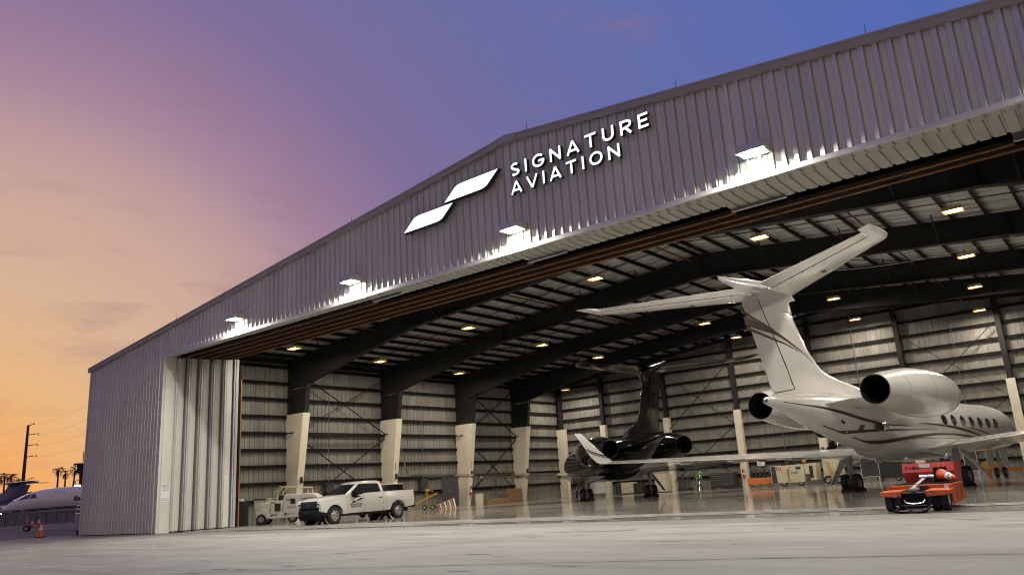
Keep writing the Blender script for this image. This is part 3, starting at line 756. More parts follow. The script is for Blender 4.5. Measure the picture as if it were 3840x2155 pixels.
def itp(tab, x):
    if x <= tab[0][0]: return tab[0][1]
    for a, b in zip(tab, tab[1:]):
        if x <= b[0]: return a[1] + (b[1] - a[1]) * (x - a[0]) / (b[0] - a[0])
    return tab[-1][1]
def fus_at(s): return itp([(a, b) for a, b, c in FUS], s), itp([(a, c) for a, b, c in FUS], s)
AF = [(0, 0), (0.012, .28), (0.05, .55), (0.12, .80), (0.25, .98), (0.38, 1.0), (0.55, .86), (0.75, .53), (0.9, .26), (1.0, .07)]
def foil(le, te, th, put):   # ring of a foil section; put(s, t) -> point
    up = [(le + (te - le) * a, th / 2 * b) for a, b in AF]
    return [put(s, t) for s, t in up] + [put(s, -t) for s, t in up[-1:0:-1]]
def te_fin(z): return 26.69 + (z - 3.68) * 0.3746
def th_fin(z): return 0.36 - 0.03 * (z - 3.7)
def fin_half(s, z):
    le, te = itp(LE, z), te_fin(z); a = min(1, max(0, (s - le) / (te - le)))
    return th_fin(z) / 2 * itp(AF, a)
def wheel(par, c, r, w, n=20):
    x, y, z = c
    ty = MB().lathe([(-w / 2 * 0.8, r * 0.55), (-w / 2, r * 0.78), (-w / 2 * 0.9, r * 0.93), (-w / 4, r), (w / 4, r), (w / 2 * 0.9, r * 0.93), (w / 2, r * 0.78), (w / 2 * 0.8, r * 0.55)], n, 'y', c).build('tyre', m_tyre, par)
    rm = MB().lathe([(-w * 0.36, 0.0), (-w * 0.36, r * 0.2), (-w * 0.22, r * 0.25), (-w * 0.25, r * 0.5), (-w * 0.40, r * 0.56), (w * 0.40, r * 0.56), (w * 0.25, r * 0.5), (w * 0.22, r * 0.25), (w * 0.36, r * 0.2), (w * 0.36, 0.0)], n, 'y', c)
    rm.build('rim', m_rim, ty)
def make_jet(name, label, loc, a, sc, bank, paint, finp, eng, stripes=False, o=None):
    o = o or {}
    MG = 16.65; dn = o.get('nz', 0.0); hs = o.get('hs', 0.0); bs = o.get('bs', 1.0); sn = o.get('sn', 0.0)
    root = thing(name, label, 'jet', loc, 0, None, sc)
    th = PI / 2 - a
    root.rotation_euler = (Matrix.Rotation(th, 3, 'Z') @ Matrix.Rotation(math.atan(bank), 3, 'X')).to_euler()
    X = lambda s: MG - s
    mb = MB(); rings = []
    for s, zc, r in FUS:
        rings.append([(X(s), r * math.cos(2 * PI * k / 40), zc + r * math.sin(2 * PI * k / 40)) for k in range(40)])
    mb.loft(rings); fus = mb.build('fuselage', paint, root)
    # belly fairing
    mb = MB(); rings = []
    for s, zc, rz_, ry in ((9.6, 1.75, .1, .2), (10.2, 1.72, .36, .75), (11.2, 1.70, .50, 1.1), (13, 1.69, .55, 1.28), (16.5, 1.69, .55, 1.3), (18.0, 1.72, .50, 1.2), (19.0, 1.80, .38, .9), (19.8, 1.95, .22, .5), (20.3, 2.0, .05, .1)):
        rings.append([(X(s), ry * math.cos(2 * PI * k / 28), zc + rz_ * math.sin(2 * PI * k / 28)) for k in range(28)])
    mb.loft(rings).build('belly_fairing', paint, root)
    # fin and rudder
    def Fz(z): return z + (hs * (z - 4) / 3.5 if z > 4 else 0)
    zs = [3.3, 3.7, 4.05, 4.2, 4.37, 4.55, 4.71, 5.0, 5.38, 5.9, 6.42, 6.85, 7.25, 7.45]
    def hinge(z): return 25.18 + (z - 3.89) * 0.5285
    mb = MB(); rings = []
    for z in zs:
        le, te = itp(LE, z), te_fin(z); th_ = th_fin(z)
        cut = hinge(z) if z > 3.8 else te
        pts = [(le + (cut - le) * i / 12) for i in range(13)]
        up = [(s, max(0.004, fin_half(s, z))) for s in pts]
        rings.append([(X(s), t, Fz(z)) for s, t in up] + [(X(s), -t, Fz(z)) for s, t in up[::-1]])
    mb.loft(rings).build('fin', finp, root)
    mb = MB(); rings = []
    for z in [3.75, 4.5, 5.5, 6.5, 7.1]:
        h0 = hinge(max(3.89, z)) + 0.06; te = te_fin(z); pts = [h0 + (te - h0) * i / 5 for i in range(6)]
        rings.append([(X(s), max(0.004, fin_half(s, z)), Fz(z)) for s in pts] + [(X(s), -max(0.004, fin_half(s, z)), Fz(z)) for s in pts[::-1]])
    mb.loft(rings).build('rudder', finp, root)
    for sg in (1, -1):
        zz = [3.89 + (7.0 - 3.89) * i / 10 for i in range(11)]
        MB().tube([(X(hinge(z) + 0.03), sg * (fin_half(hinge(z) + 0.03, z) - 0.006), Fz(z)) for z in zz], 0.022, 6).build('rudder_seam', m_dark, root)
        MB().tube([(X(s), sg * (fin_half(s, 3.85) - 0.006), 3.89 - (s - 25.2) * 0.13) for s in (25.2, 25.7, 26.2, 26.6)], 0.018, 6).build('rudder_seam', m_dark, root)
    # tailplane halves with elevators
    zt = 7.5 + hs
    for sg in (1, -1):
        def sec(y):
            f = (y - 0.1) / 5.3
            return 24.2 + 4.2 * f, 27.05 + 2.72 * f
        for nm, f0, f1, ys in (('tailplane', 0.0, 0.70, (0.05, 1.5, 3.0, 4.4, 5.2)), ('elevator', 0.712, 1.0, (0.42, 1.5, 3.0, 4.4, 5.15))):
            mb = MB(); rings = []
            for y in ys:
                le, te = sec(y); c = te - le; th_ = c * 0.095
                fr = [f0 + (f1 - f0) * i / 9 for i in range(10)]
                hv = [max(0.004, th_ / 2 * itp(AF, f)) for f in fr]
                rings.append([(X(le + c * f), sg * y * bs, zt + h) for f, h in zip(fr, hv)] + [(X(le + c * f), sg * y * bs, zt - h) for f, h in list(zip(fr, hv))[::-1]])
            mb.loft(rings).build(nm, finp, root)
        for up in (1, -1):
            pts = []
            for y in (0.5, 1.8, 3.2, 4.4, 5.1):
                le, te = sec(y); c = te - le; pts.append((X(le + c * 0.706), sg * y * bs, zt + up * (c * 0.095 / 2 * itp(AF, 0.706) - 0.004)))
            MB().tube(pts, 0.016, 6).build('elevator_seam', m_dark, root)
        mb = MB(); rings = []
        for y, e in ((5.21, 0.0), (5.45, 0.06), (5.6, 0.25), (5.66, 0.6)):
            le, te = sec(y); le += e * 1.1; te = te + 0.38; c = te - le
            rings.append(foil(le, te, max(0.02, c * 0.085 * (1 - e)), lambda s, t: (X(s), sg * y * bs, zt + t)))
        mb.loft(rings).build('tailplane_tip', finp, root)
    mb = MB(); rings = []
    for s, zc, rz_, ry in ((23.9, 7.36, .03, .03), (24.3, 7.40, .16, .13), (25.0, 7.47, .26, .20), (26.2, 7.53, .27, .22), (27.2, 7.475, .255, .17), (28.05, 7.455, .205, .10), (29.2, 7.50, .075, .014)):
        rings.append([(X(s), ry * math.cos(2 * PI * k / 16), zc + hs + rz_ * math.sin(2 * PI * k / 16)) for k in range(16)])
    mb.loft(rings).build('tail_bullet', finp, root)
    mb = MB(); rings = []
    for z, w in ((6.75, 0.16), (7.0, 0.19), (7.2, 0.26), (7.4, 0.36)):
        le, te = itp(LE, z) - 0.05 - (w - 0.16) * 1.2, te_fin(z) - 0.9
        rings.append(foil(le, te, w * 2, lambda s, t: (X(s), t, z + hs)))
    mb.loft(rings).build('tail_fillet', finp, root)
    # engines
    for sg in (1, -1):
        c = (0, sg * 2.24, 3.64 + dn); q = lambda s: X(s + sn)
        prof = [(16.95, .60), (16.8, .645), (16.85, .70), (17.1, .77), (17.8, .87), (18.8, .925), (19.8, .935), (20.8, .90), (21.8, .80), (22.7, .68), (23.4, .565), (23.62, .53)]
        n_ = MB().lathe([(q(s), r) for s, r in prof], 36, 'x', c).build('engine', eng, root)
        for ss in (20.2, 22.3):
            rr = itp(prof[2:], ss); MB().lathe([(q(ss - 0.012), rr + 0.0), (q(ss), rr + 0.005), (q(ss + 0.012), rr + 0.0)], 36, 'x', c).build('cowl_seam', m_grille, n_)
        MB().lathe([(q(23.62), .53), (q(23.64), .50), (q(22.9), .47), (q(22.0), .45), (q(22.0), .0)], 28, 'x', c).build('nozzle', m_blk, n_)
        MB().lathe([(q(22.1), .24), (q(22.7), .16), (q(23.1), .02)], 16, 'x', c).build('exhaust_cone', m_blk, n_)
        MB().lathe([(q(16.95), .60), (q(17.5), .58), (q(17.6), .0)], 28, 'x', c).build('intake', m_blk, n_)
        MB().lathe([(q(16.95), .60), (q(16.79), .645), (q(16.84), .702), (q(17.0), .745)], 36, 'x', (c[0], c[1], c[2] + 0.001)).build('intake_lip', m_chrome, n_)
        mb = MB(); rings = []
        for y in (0.55, 1.0, 1.45):
            le, te = 18.9, 24.2 - (y - 0.55) * 0.45
            rings.append(foil(le, te, 0.36, lambda s, t: (q(s), sg * y, 3.30 + dn + (y - 0.5) * 0.12 + t)))
        mb.loft(rings).build('pylon', eng, root)
    # wings
    for sg in (1, -1):
        mb = MB(); rings = []
        for y, le, te, z, tc_ in ((0.6, 10.9, 18.0, 1.50, .085), (2.2, 11.95, 18.0, 1.60, .085), (5.0, 13.5, 18.15, 1.76, .085), (9.0, 15.68, 18.95, 1.97, .085), (13.0, 17.85, 19.75, 2.17, .085), (13.9, 18.4, 19.95, 2.23, .08)):
            rings.append(foil(le, te, (te - le) * tc_, lambda s, t: (X(s), sg * y, z + t + 0.10 * max(0, 1 - (s - le) / (te - le)))))
        w = mb.loft(rings).build('wing', o.get('wing', paint), root)
        mb = MB(); rings = []
        for y, le, te, z, t_ in ((13.85, 18.35, 19.95, 2.23, .12), (14.05, 18.6, 20.0, 2.32, .11), (14.18, 19.0, 20.25, 2.60, .09), (14.30, 19.9, 20.75, 3.3, .06), (14.40, 20.65, 21.15, 3.86, .03)):
            rings.append(foil(le, te, t_, lambda s, t, y=y, z=z: (X(s), sg * (y + t), z)))
        wl = mb.loft(rings).build('winglet', o.get('winglet', paint), root)
        if stripes:
            for (z0, z1, d) in ((2.62, 2.70, 0), (2.52, 2.56, 0)):
                mb = MB(); vs = []
                for i in range(7):
                    f = i / 6; z = z0 + 0.35 * (1 - f) ** 1.6; zz = z1 + 0.35 * (1 - f) ** 1.6
                    for q_ in (z, zz):
                        sA = itp([(2.3, 18.6), (2.6, 19.0), (3.3, 19.9), (3.86, 20.65)], q_); sB = itp([(2.3, 20.0), (2.6, 20.25), (3.3, 20.75), (3.86, 21.15)], q_)
                        yy = itp([(2.3, 14.05), (2.6, 14.18), (3.3, 14.30)], q_) - 0.065
                        vs.append((X(sB + (sA - sB) * f), sg * yy, q_))
                mb.add(vs, [(2 * i, 2 * i + 1, 2 * i + 3, 2 * i + 2) for i in range(6)]).build('stripe', m_gold, wl)
        for y in (4.2, 7.0, 9.6):
            te = itp([(0.6, 18.0), (5, 18.15), (9, 18.95), (13, 19.75)], y); z = itp([(0.6, 1.5), (5, 1.76), (9, 1.97), (13, 2.17)], y)
            MB().loft([[(X(te + d), sg * y + r * 0.6 * math.cos(2 * PI * k / 10), z - 0.09 + r * math.sin(2 * PI * k / 10)) for k in range(10)] for d, r in ((-1.5, .01), (-1.0, .09), (-0.3, .10), (0.25, .01))]).build('flap_fairing', o.get('wing', paint), w)
    # landing gear
    for sg in (1, -1):
        g = MB().tube([(0.05, sg * 2.2, 1.5), (0.0, sg * 2.22, 0.95)], 0.115, 12).tube([(0, sg * 2.22, 0.95), (0, sg * 2.22, 0.42)], 0.075, 12)
        g.tube([(0, sg * 1.95, 0.40), (0, sg * 2.5, 0.40)], 0.06, 10).tube([(-0.35, sg * 2.2, 1.35), (-0.12, sg * 2.22, 0.9), (-0.1, sg * 2.22, 0.5)], 0.03, 8).tube([(0.0, sg * 2.2, 1.1), (0.1, sg * 1.2, 1.35)], 0.04, 8)
        g.tube([(0.12, sg * 2.25, 1.3), (0.16, sg * 2.27, 0.8), (0.08, sg * 2.27, 0.5)], 0.014, 6)
        g = g.build('main_gear', m_gear, root)
        for y in (2.0, 2.46): wheel(g, (0, sg * y, 0.40), 0.40, 0.26)
        MB().hexa([(0.30, sg * 2.62, 1.32), (-0.28, sg * 2.62, 1.32), (-0.28, sg * 2.66, 1.30), (0.30, sg * 2.66, 1.30), (0.1, sg * 2.45, 1.4), (0.1, sg * 2.45, 1.4), (0.1, sg * 2.46, 1.4), (0.1, sg * 2.46, 1.4)])
        MB().hexa([(0.32, sg * 3.18, 0.36), (-0.1, sg * 3.18, 0.36), (-0.1, sg * 3.21, 0.37), (0.32, sg * 3.21, 0.37), (0.36, sg * 2.42, 1.42), (-0.34, sg * 2.42, 1.42), (-0.34, sg * 2.45, 1.43), (0.36, sg * 2.45, 1.43)]).build('gear_door', o.get('wing', paint), root)
    xn = X(o.get('ng', 3.1))
    g = MB().tube([(xn + 0.1, 0, 1.55), (xn, 0, 0.85)], 0.085, 12).tube([(xn, 0, 0.85), (xn, 0, 0.3)], 0.055, 12).tube([(xn, -0.22, 0.27), (xn, 0.22, 0.27)], 0.045, 10).tube([(xn + 0.7, 0, 1.4), (xn + 0.05, 0, 0.8)], 0.035, 8).build('nose_gear', m_gear, root)
    for y in (-0.2, 0.2): wheel(g, (xn, y, 0.27), 0.27, 0.17, 16)
    for sg in ((1, -1) if not o.get('cockpit') else ()):
        MB().hexa([(xn + 0.4, sg * 0.36, 0.62), (xn - 0.75, sg * 0.36, 0.66), (xn - 0.75, sg * 0.38, 0.66), (xn + 0.4, sg * 0.38, 0.62), (xn + 0.5, sg * 0.30, 1.45), (xn - 0.85, sg * 0.30, 1.45), (xn - 0.85, sg * 0.32, 1.45), (xn + 0.5, sg * 0.32, 1.45)]).build('nose_gear_door', paint, root)
    # cabin windows
    def side_y(s, z):
        zc, r = fus_at(s); return math.sqrt(max(0.0004, r * r - (z - zc) ** 2))
    for sg in (1, -1):
        for k in range(7):
            s0, z0 = 6.61 + 1.222 * k, 2.70 + 0.02 * k
            def oval(rx, rz_, d):
                return [(X(s0 + rx * math.cos(2 * PI * i / 24)), sg * (side_y(s0, z0 + rz_ * math.sin(2 * PI * i / 24)) + d), z0 + rz_ * math.sin(2 * PI * i / 24)) for i in range(24)]
            f = MB().loft([oval(0.39, 0.295, 0.003), oval(0.385, 0.29, 0.012), oval(0.34, 0.25, 0.012), oval(0.33, 0.24, 0.004)], cap=False).build('window', m_winf if stripes else paint, root)
            MB().loft([oval(0.335 * q_, 0.245 * q_, 0.008) for q_ in (1.0, 0.75, 0.5, 0.25, 0.02)]).build('pane', m_glass, f)
        if o.get('cockpit'):
            for A, B, C_, D in (((1.50, 2.80), (2.42, 2.93), (2.62, 3.36), (2.15, 3.22)), ((2.52, 2.93), (3.12, 2.95), (3.02, 3.24), (2.72, 3.36))):
                vs = []
                for i in range(8):
                    for j in range(8):
                        u, w_ = i / 7, j / 7
                        s_ = (A[0] * (1 - u) + B[0] * u) * (1 - w_) + (D[0] * (1 - u) + C_[0] * u) * w_; z_ = (A[1] * (1 - u) + B[1] * u) * (1 - w_) + (D[1] * (1 - u) + C_[1] * u) * w_
                        vs.append((X(s_), sg * (side_y(s_, z_) + 0.014), z_))
                MB().add(vs, [(i * 8 + j, i * 8 + j + 1, i * 8 + j + 9, i * 8 + j + 8) for i in range(7) for j in range(7)]).build('cockpit_window', m_glass, root)
    if o.get('door'):
        mb = MB(); P = [(4.6, 1.75), (4.6, 3.25), (4.75, 3.38), (5.4, 3.38), (5.55, 3.25), (5.55, 1.75)]
        mb.tube([(X(s), side_y(s, z) + 0.004, z) for s, z in P], 0.018, 6)
        mb.build('door_seam', m_grille, root)
        for (z0, z1, mm) in ((1.98, 2.04, m_gold), (1.86, 1.95, m_blk), (1.50, 1.86, m_grille)):
            vs = []
            for i in range(30):
                s = 0.5 + i * 0.55
                zc, r = fus_at(s); a0, a1 = [max(zc - r * 0.98, z + 0.02 * (s - 5)) for z in (z0, z1)]
                vs += [(X(s), side_y(s, a0) + 0.006, a0), (X(s), side_y(s, a1) + 0.006, a1)]
            MB().add(vs, [(2 * i, 2 * i + 1, 2 * i + 3, 2 * i + 2) for i in range(29)]).build('stripe', mm, root)
    if stripes:
        ST = dict(A=[(26.54, 3.38, 3.37), (25.52, 3.29, 3.27), (24.51, 3.22, 3.17), (23.3, 3.07, 2.97), (21.9, 2.82, 2.72), (20.86, 2.66, 2.59), (19.63, 2.55, 2.51), (18.0, 2.51, 2.50)],
                  B=[(24.0, 2.40, 2.30), (23.1, 2.36, 2.25), (22.33, 2.36, 2.27), (21.3, 2.38, 2.30), (19.6, 2.38, 2.32), (17.37, 2.37, 2.35), (15.0, 2.37, 2.36)],
                  C=[(21.97, 2.06, 1.98), (20.9, 1.98, 1.90), (20.03, 1.97, 1.86), (18.8, 2.05, 1.92), (17.2, 2.16, 2.04), (15.25, 2.22, 2.14), (13.0, 2.21, 2.15), (10.8, 2.13, 2.07), (8.95, 1.93, 1.90)],
                  D=[(17.18, 2.64, 2.63), (15.27, 2.62, 2.57), (13.04, 2.54, 2.46), (10.9, 2.37, 2.28), (9.4, 2.18, 2.12), (7.9, 1.96, 1.94)],
                  E=[(11.25, 2.50, 2.49), (9.7, 2.42, 2.38), (8.2, 2.26, 2.21), (6.38, 1.99, 1.97)])
        for sg in (1, -1):
            for L_ in ST.values():
                rows = []
                for (a_, b_) in zip(L_, L_[1:]):
                    for i in range(4):
                        f = i / 4; rows.append(tuple(a_[j] + (b_[j] - a_[j]) * f for j in range(3)))
                rows.append(L_[-1]); vs = []
                for s, z1, z0 in rows:
                    zm, hw = (z1 + z0) / 2, (z1 - z0) * 0.58 + 0.004; lo_ = fus_at(s)[0] - 0.90 * fus_at(s)[1]; z1, z0 = max(zm + hw, lo_ + 0.03), max(zm - hw, lo_)
                    vs += [(X(s), sg * (side_y(s, z1) + 0.007), z1), (X(s), sg * (side_y(s, z0) + 0.007), z0)]
                MB().add(vs, [(2 * i, 2 * i + 1, 2 * i + 3, 2 * i + 2) for i in range(len(rows) - 1)]).build('stripe', m_gold, fus)
            FS = [[(28.0, 6.54, 6.45), (27.28, 6.32, 6.25), (26.44, 6.08, 6.04), (26.1, 5.99, 5.97)],
                  [(27.9, 6.31, 6.04), (27.12, 6.15, 5.94), (26.17, 5.96, 5.84), (25.43, 5.72, 5.64), (24.72, 5.46, 5.41), (24.0, 5.2, 5.18), (23.5, 4.95, 4.94)],
                  [(27.83, 5.95, 5.86), (27.04, 5.81, 5.74), (26.29, 5.67, 5.61), (25.4, 5.51, 5.48), (24.66, 5.32, 5.31)]]
            for L_ in FS:
                rows = []
                for (a_, b_) in zip(L_, L_[1:]):
                    for i in range(3): f = i / 3; rows.append(tuple(a_[j] + (b_[j] - a_[j]) * f for j in range(3)))
                rows.append(L_[-1]); vs = []
                for s, z1, z0 in rows:
                    zm, hw = (z1 + z0) / 2, (z1 - z0) * 0.60 + 0.004; z1, z0 = zm + hw, zm - hw
                    vs += [(X(s), sg * (fin_half(s, z1) + 0.012), z1), (X(s), sg * (fin_half(s, z0) + 0.012), z0)]
                MB().add(vs, [(2 * i, 2 * i + 1, 2 * i + 3, 2 * i + 2) for i in range(len(rows) - 1)]).build('stripe', m_gold, root)
        for ss in (5.4, 8.2, 15.1, 18.9, 22.6, 24.9):
            zc, r_ = fus_at(ss); MB().lathe([(X(ss - 0.010), r_ + 0.001), (X(ss), r_ + 0.004), (X(ss + 0.010), r_ + 0.001)], 40, 'x', (0, 0, zc)).build('skin_seam', mat('seam_grey', (0.42, 0.41, 0.39), 0.5), fus)
        for sg in (-1, 1):
            for i in range(5):
                y = 2.0 + 0.7 * i; f = (y - 0.1) / 5.3; s = 27.05 + 2.72 * f
                MB().tube([(X(s - 0.05), sg * y * bs, 7.5), (X(s + 0.22), sg * y * bs, 7.49)], 0.007, 5).build('static_wick', m_blk, root)
        # tail details
        for sg in (-1, 1):
            p = MB().tube([(X(20.3), sg * 1.0, 2.50), (X(20.65), sg * 1.13, 2.47), (X(21.15), sg * 1.17, 2.45)], [0.12, 0.20, 0.175], 14, cap=False).build('exhaust_pod', m_chrome, root)
            MB().tube([(X(21.0), sg * 1.165, 2.452), (X(21.14), sg * 1.17, 2.45)], 0.13, 12).build('exhaust_bore', m_blk, p)
            for (s, z, w, h) in ((22.0, 3.27, 0.26, 0.09), (21.85, 2.47, 0.16, 0.09), (21.2, 3.30, 0.18, 0.08)):
                v = [(X(s + a_), sg * (side_y(s + a_, z + b_) + 0.006), z + b_) for a_, b_ in ((-w, -h), (w, -h), (w, h), (-w, h))]
                MB().add(v, [(0, 1, 2, 3)]).build('vent_grille', m_grille, root)
            v = [(X(23.1 + 0.17 * math.cos(2 * PI * i / 16)), sg * (side_y(23.1, 2.70) + 0.008 + 0.0), 2.70 + 0.11 * math.sin(2 * PI * i / 16)) for i in range(16)]
            MB().add(v, [tuple(range(16))]).build('vent_port', m_blk, root)
        MB().box(X(18.75), X(18.25), 0.15, 0.20, 1.15, 1.62).build('antenna', paint, root)
        MB().lathe([(X(27.38), 0.0), (X(27.40), 0.05), (X(27.30), 0.09)], 12, 'x', (0, 0, 3.42)).build('tail_light', m_chrome, root)
        for y, z in ((0.6, 1.42),):
            MB().box(X(19.2), X(19.1), -0.02, 0.02, 1.72, 1.78).build('drain_mast', paint, root)
        # stab wicks and vortex fences: little proud details
        for sg in (-1, 1):
            for i in range(7):
                y = 1.0 + 0.55 * i; f = (y - 0.1) / 5.3; s = 24.2 + 4.2 * f + (2.85 - 1.48 * f) * 0.705
                MB().box(X(s + 0.05), X(s - 0.05), sg * y - 0.012, sg * y + 0.012, 7.5 - 0.105 + f * 0.06, 7.5 - 0.07 + f * 0.06).build('hinge_bracket', m_grille, root)
            v = 3.0; MB().lathe([(7.5 - 0.135, 0.0), (7.5 - 0.135, 0.09), (7.5 - 0.11, 0.09)], 14, 'z', (X(26.9), sg * 2.6, 0)).build('access_port', m_grille, root)
    return root
white = make_jet('business_jet', 'big white business jet with bronze stripes, its tail poking out of the hangar', (35.59, 16.52, 0.0), rad(7.653), 0.947, -0.0164, m_jetw, m_jetw, m_jetw, True, dict(bs=0.98))
black = make_jet('business_jet', 'glossy black business jet parked deep inside, seen from behind', (18.62, 22.45, 0.0), rad(-46.0), 0.875, 0.0, m_jetb, m_jetb, m_jetb, False,
                 dict(nz=-0.62, hs=-0.2, bs=0.88, sn=0.6))
# ------------------------------------------------------------------ pickup trucks
m_tw = mat('truck_white', (0.66, 0.66, 0.64), 0.25, 0.0, coat=0.7, var=0.03, vscale=1.0)
m_tblk = mat('truck_trim', (0.022, 0.021, 0.02), 0.8, 0, var=0.15, vscale=6, spec=0.08)
m_alu = mat('wheel_alloy', (0.55, 0.54, 0.53), 0.28, 0.85, var=0.08)
m_lampc = mat('headlamp', (0.78, 0.78, 0.77), 0.15, 0.0, coat=0.8)
m_redl = mat('tail_lamp', (0.35, 0.015, 0.012), 0.25, coat=0.6)
m_blue = mat('emblem_blue', (0.02, 0.05, 0.20), 0.25, coat=0.5)
m_print = mat('print_black', (0.015, 0.015, 0.015), 0.5)
m_interior = mat('cab_interior', (0.03, 0.03, 0.032), 0.8)
def arcp(cx, cz, r, a0, a1, n=10): return [(cx + r * math.cos(rad(a0 + (a1 - a0) * i / n)), cz + r * math.sin(rad(a0 + (a1 - a0) * i / n))) for i in range(n + 1)]
def side_panel(name, poly, sg, m, par, t=0.16, bev=0.010):
    mb = MB().prism(poly, 1, 1.0 - t, 1.0); me = mb.mesh(name); b = bmesh.new(); b.from_mesh(me)
    for z in (0.55, 0.68, 0.82, 0.95, 1.08, 1.2):
        bmesh.ops.bisect_plane(b, geom=b.verts[:] + b.edges[:] + b.faces[:], plane_co=(0, 0, z), plane_no=(0, 0, 1))
    for v in b.verts:
        z = v.co.z; off = -0.05 * max(0, (z - 0.85) / 0.45) ** 2 - 0.07 * max(0, (0.75 - z) / 0.35) ** 2 + (0.008 if 0.9 < z < 1.0 else 0)
        f = max(0, (v.co.x - 2.2)) ; off -= 0.10 * f * f
        v.co.y = (v.co.y + off) * sg
    bmesh.ops.recalc_face_normals(b, faces=b.faces); b.to_mesh(me); b.free(); me.materials.append(m)
    me.polygons.foreach_set('use_smooth', [True] * len(me.polygons)); me.set_sharp_from_angle(angle=rad(30))
    return link(name, me, par, bev)
def make_pickup(label, loc, rz, sc):
    t = thing('pickup_truck', label, 'pickup truck', loc, rz, None, sc)
    # underbody
    MB().box(-2.9, 2.6, -0.72, 0.72, 0.32, 0.62).box(-1.15, 1.3, -0.84, 0.84, 0.36, 1.0).build('chassis', m_tblk, t)
    MB().box(1.25, 2.75, -0.82, 0.82, 0.55, 1.02).build('engine_bay', m_tblk, t)
    for sg in (1, -1):
        side_panel('front_fender', [(1.30, 0.42)] + arcp(2.0, 0.40, 0.49, 178, 12, 14) + [(2.52, 0.55), (2.80, 0.60), (2.82, 0.98), (2.70, 1.13), (1.30, 1.25)], sg, m_tw, t)
        fd = side_panel('front_door', [(0.24, 0.44), (1.285, 0.44), (1.285, 1.25), (1.0, 1.22), (0.78, 1.13), (0.35, 1.20), (0.24, 1.28)], sg, m_tw, t)
        rd = side_panel('rear_door', [(-1.02, 0.44), (0.225, 0.44), (0.225, 1.29), (-1.02, 1.31)], sg, m_tw, t)
        side_panel('bed_side', [(-3.12, 0.60), (-2.52, 0.52)] + arcp(-2.0, 0.40, 0.52, 166, 5, 14) + [(-1.2, 0.46), (-1.2, 1.36), (-3.12, 1.38)], sg, m_tw, t)
        side_panel('cab_corner', [(-1.185, 0.44), (-1.035, 0.44), (-1.035, 1.31), (-1.185, 1.33)], sg, m_tw, t)
        MB().box(-1.2, 1.5, sg * 0.82 if sg > 0 else -0.94, 0.94 if sg > 0 else -0.82, 0.33, 0.43).build('sill', m_tblk, t)
        for (x0, x1, par) in ((0.30, 0.52, fd), (-0.95, -0.73, rd)):
            MB().box(x0, x1, sg * 0.972 - 0.028, sg * 0.972 + 0.028, 1.07, 1.12).build('door_handle', m_tblk, par, bevel=0.01)
        MB().box(-3.12, -1.2, sg * 0.84 - 0.05, sg * 0.84 + 0.06, 1.375, 1.405).build('bed_rail', m_tblk, t, bevel=0.008)
        m_ = MB().box(0.78, 0.98, sg * 1.14 - 0.13, sg * 1.14 + 0.10, 1.22, 1.50).build('mirror', m_tblk, t, bevel=0.03)
        MB().beam((0.9, sg * 0.9, 1.24), (0.9, sg * 1.05, 1.28), 0.06, 0.05).build('mirror_arm', m_tblk, m_)
        h = MB().hexa([(2.60, sg * 0.63, 0.80), (2.80, sg * 0.58, 0.80), (2.74, sg * 0.90, 0.80), (2.42, sg * 0.93, 0.86), (2.58, sg * 0.63, 1.08), (2.79, sg * 0.58, 1.07), (2.72, sg * 0.89, 1.08), (2.36, sg * 0.925, 1.12)]).build('headlight', m_lampc, t, bevel=0.015)
        MB().box(2.66, 2.80, sg * 0.75 - 0.10, sg * 0.75 + 0.10, 0.91, 0.97).build('lamp_bar', m_tblk, h)
        MB().box(-3.19, -3.10, sg * 0.86 - 0.075, sg * 0.86 + 0.10, 0.92, 1.30).build('tail_light', m_redl, t, bevel=0.015)
    # hood
    rings = []
    for x, z, w in ((2.78, 1.02, 0.80), (2.72, 1.10, 0.86), (2.45, 1.17, 0.90), (1.9, 1.235, 0.92), (1.25, 1.29, 0.93)):
        rings.append([(x, w * (1 - 2 * i / 12), z + 0.045 * (1 - (1 - 2 * i / 12) ** 4)) for i in range(13)] + [(x, -w, z - 0.16), (x, w, z - 0.16)])
    MB().loft(rings).build('hood', m_tw, t, ang=40)
    # cab: pillars and roof
    def ring(z, xf, xr, w, k=0.0): return [(xf, w * 0.86, z), (xf, -w * 0.86, z), (xf - 0.12, -w, z), (xr + 0.08, -w, z), (xr, -w * 0.9, z), (xr, w * 0.9, z), (xr + 0.08, w, z), (xf - 0.12, w, z)]
    cabm = MB().loft([ring(1.22, 1.36, -1.16, 0.935), ring(1.32, 1.24, -1.16, 0.92), ring(1.55, 0.87, -1.14, 0.84), ring(1.78, 0.50, -1.10, 0.755), ring(1.87, 0.33, -1.05, 0.71), ring(1.925, 0.02, -0.95, 0.61), ring(1.945, -0.25, -0.8, 0.45)])
    cab = cabm.build('cab', m_tw, t, ang=25)
    def q(pts, nm, par, m=m_glass): return MB().add(pts, [tuple(range(len(pts)))]).build(nm, m, par)
    wsx = lambda z: 1.24 - (z - 1.32) * 1.609 + 0.012
    ww = lambda z: 0.92 - (z - 1.32) * 0.358
    q([(wsx(1.335), -ww(1.335) * 0.84, 1.335), (wsx(1.335), ww(1.335) * 0.84, 1.335), (wsx(1.80), ww(1.80) * 0.80, 1.80), (wsx(1.80), -ww(1.80) * 0.80, 1.80)], 'windshield', cab)
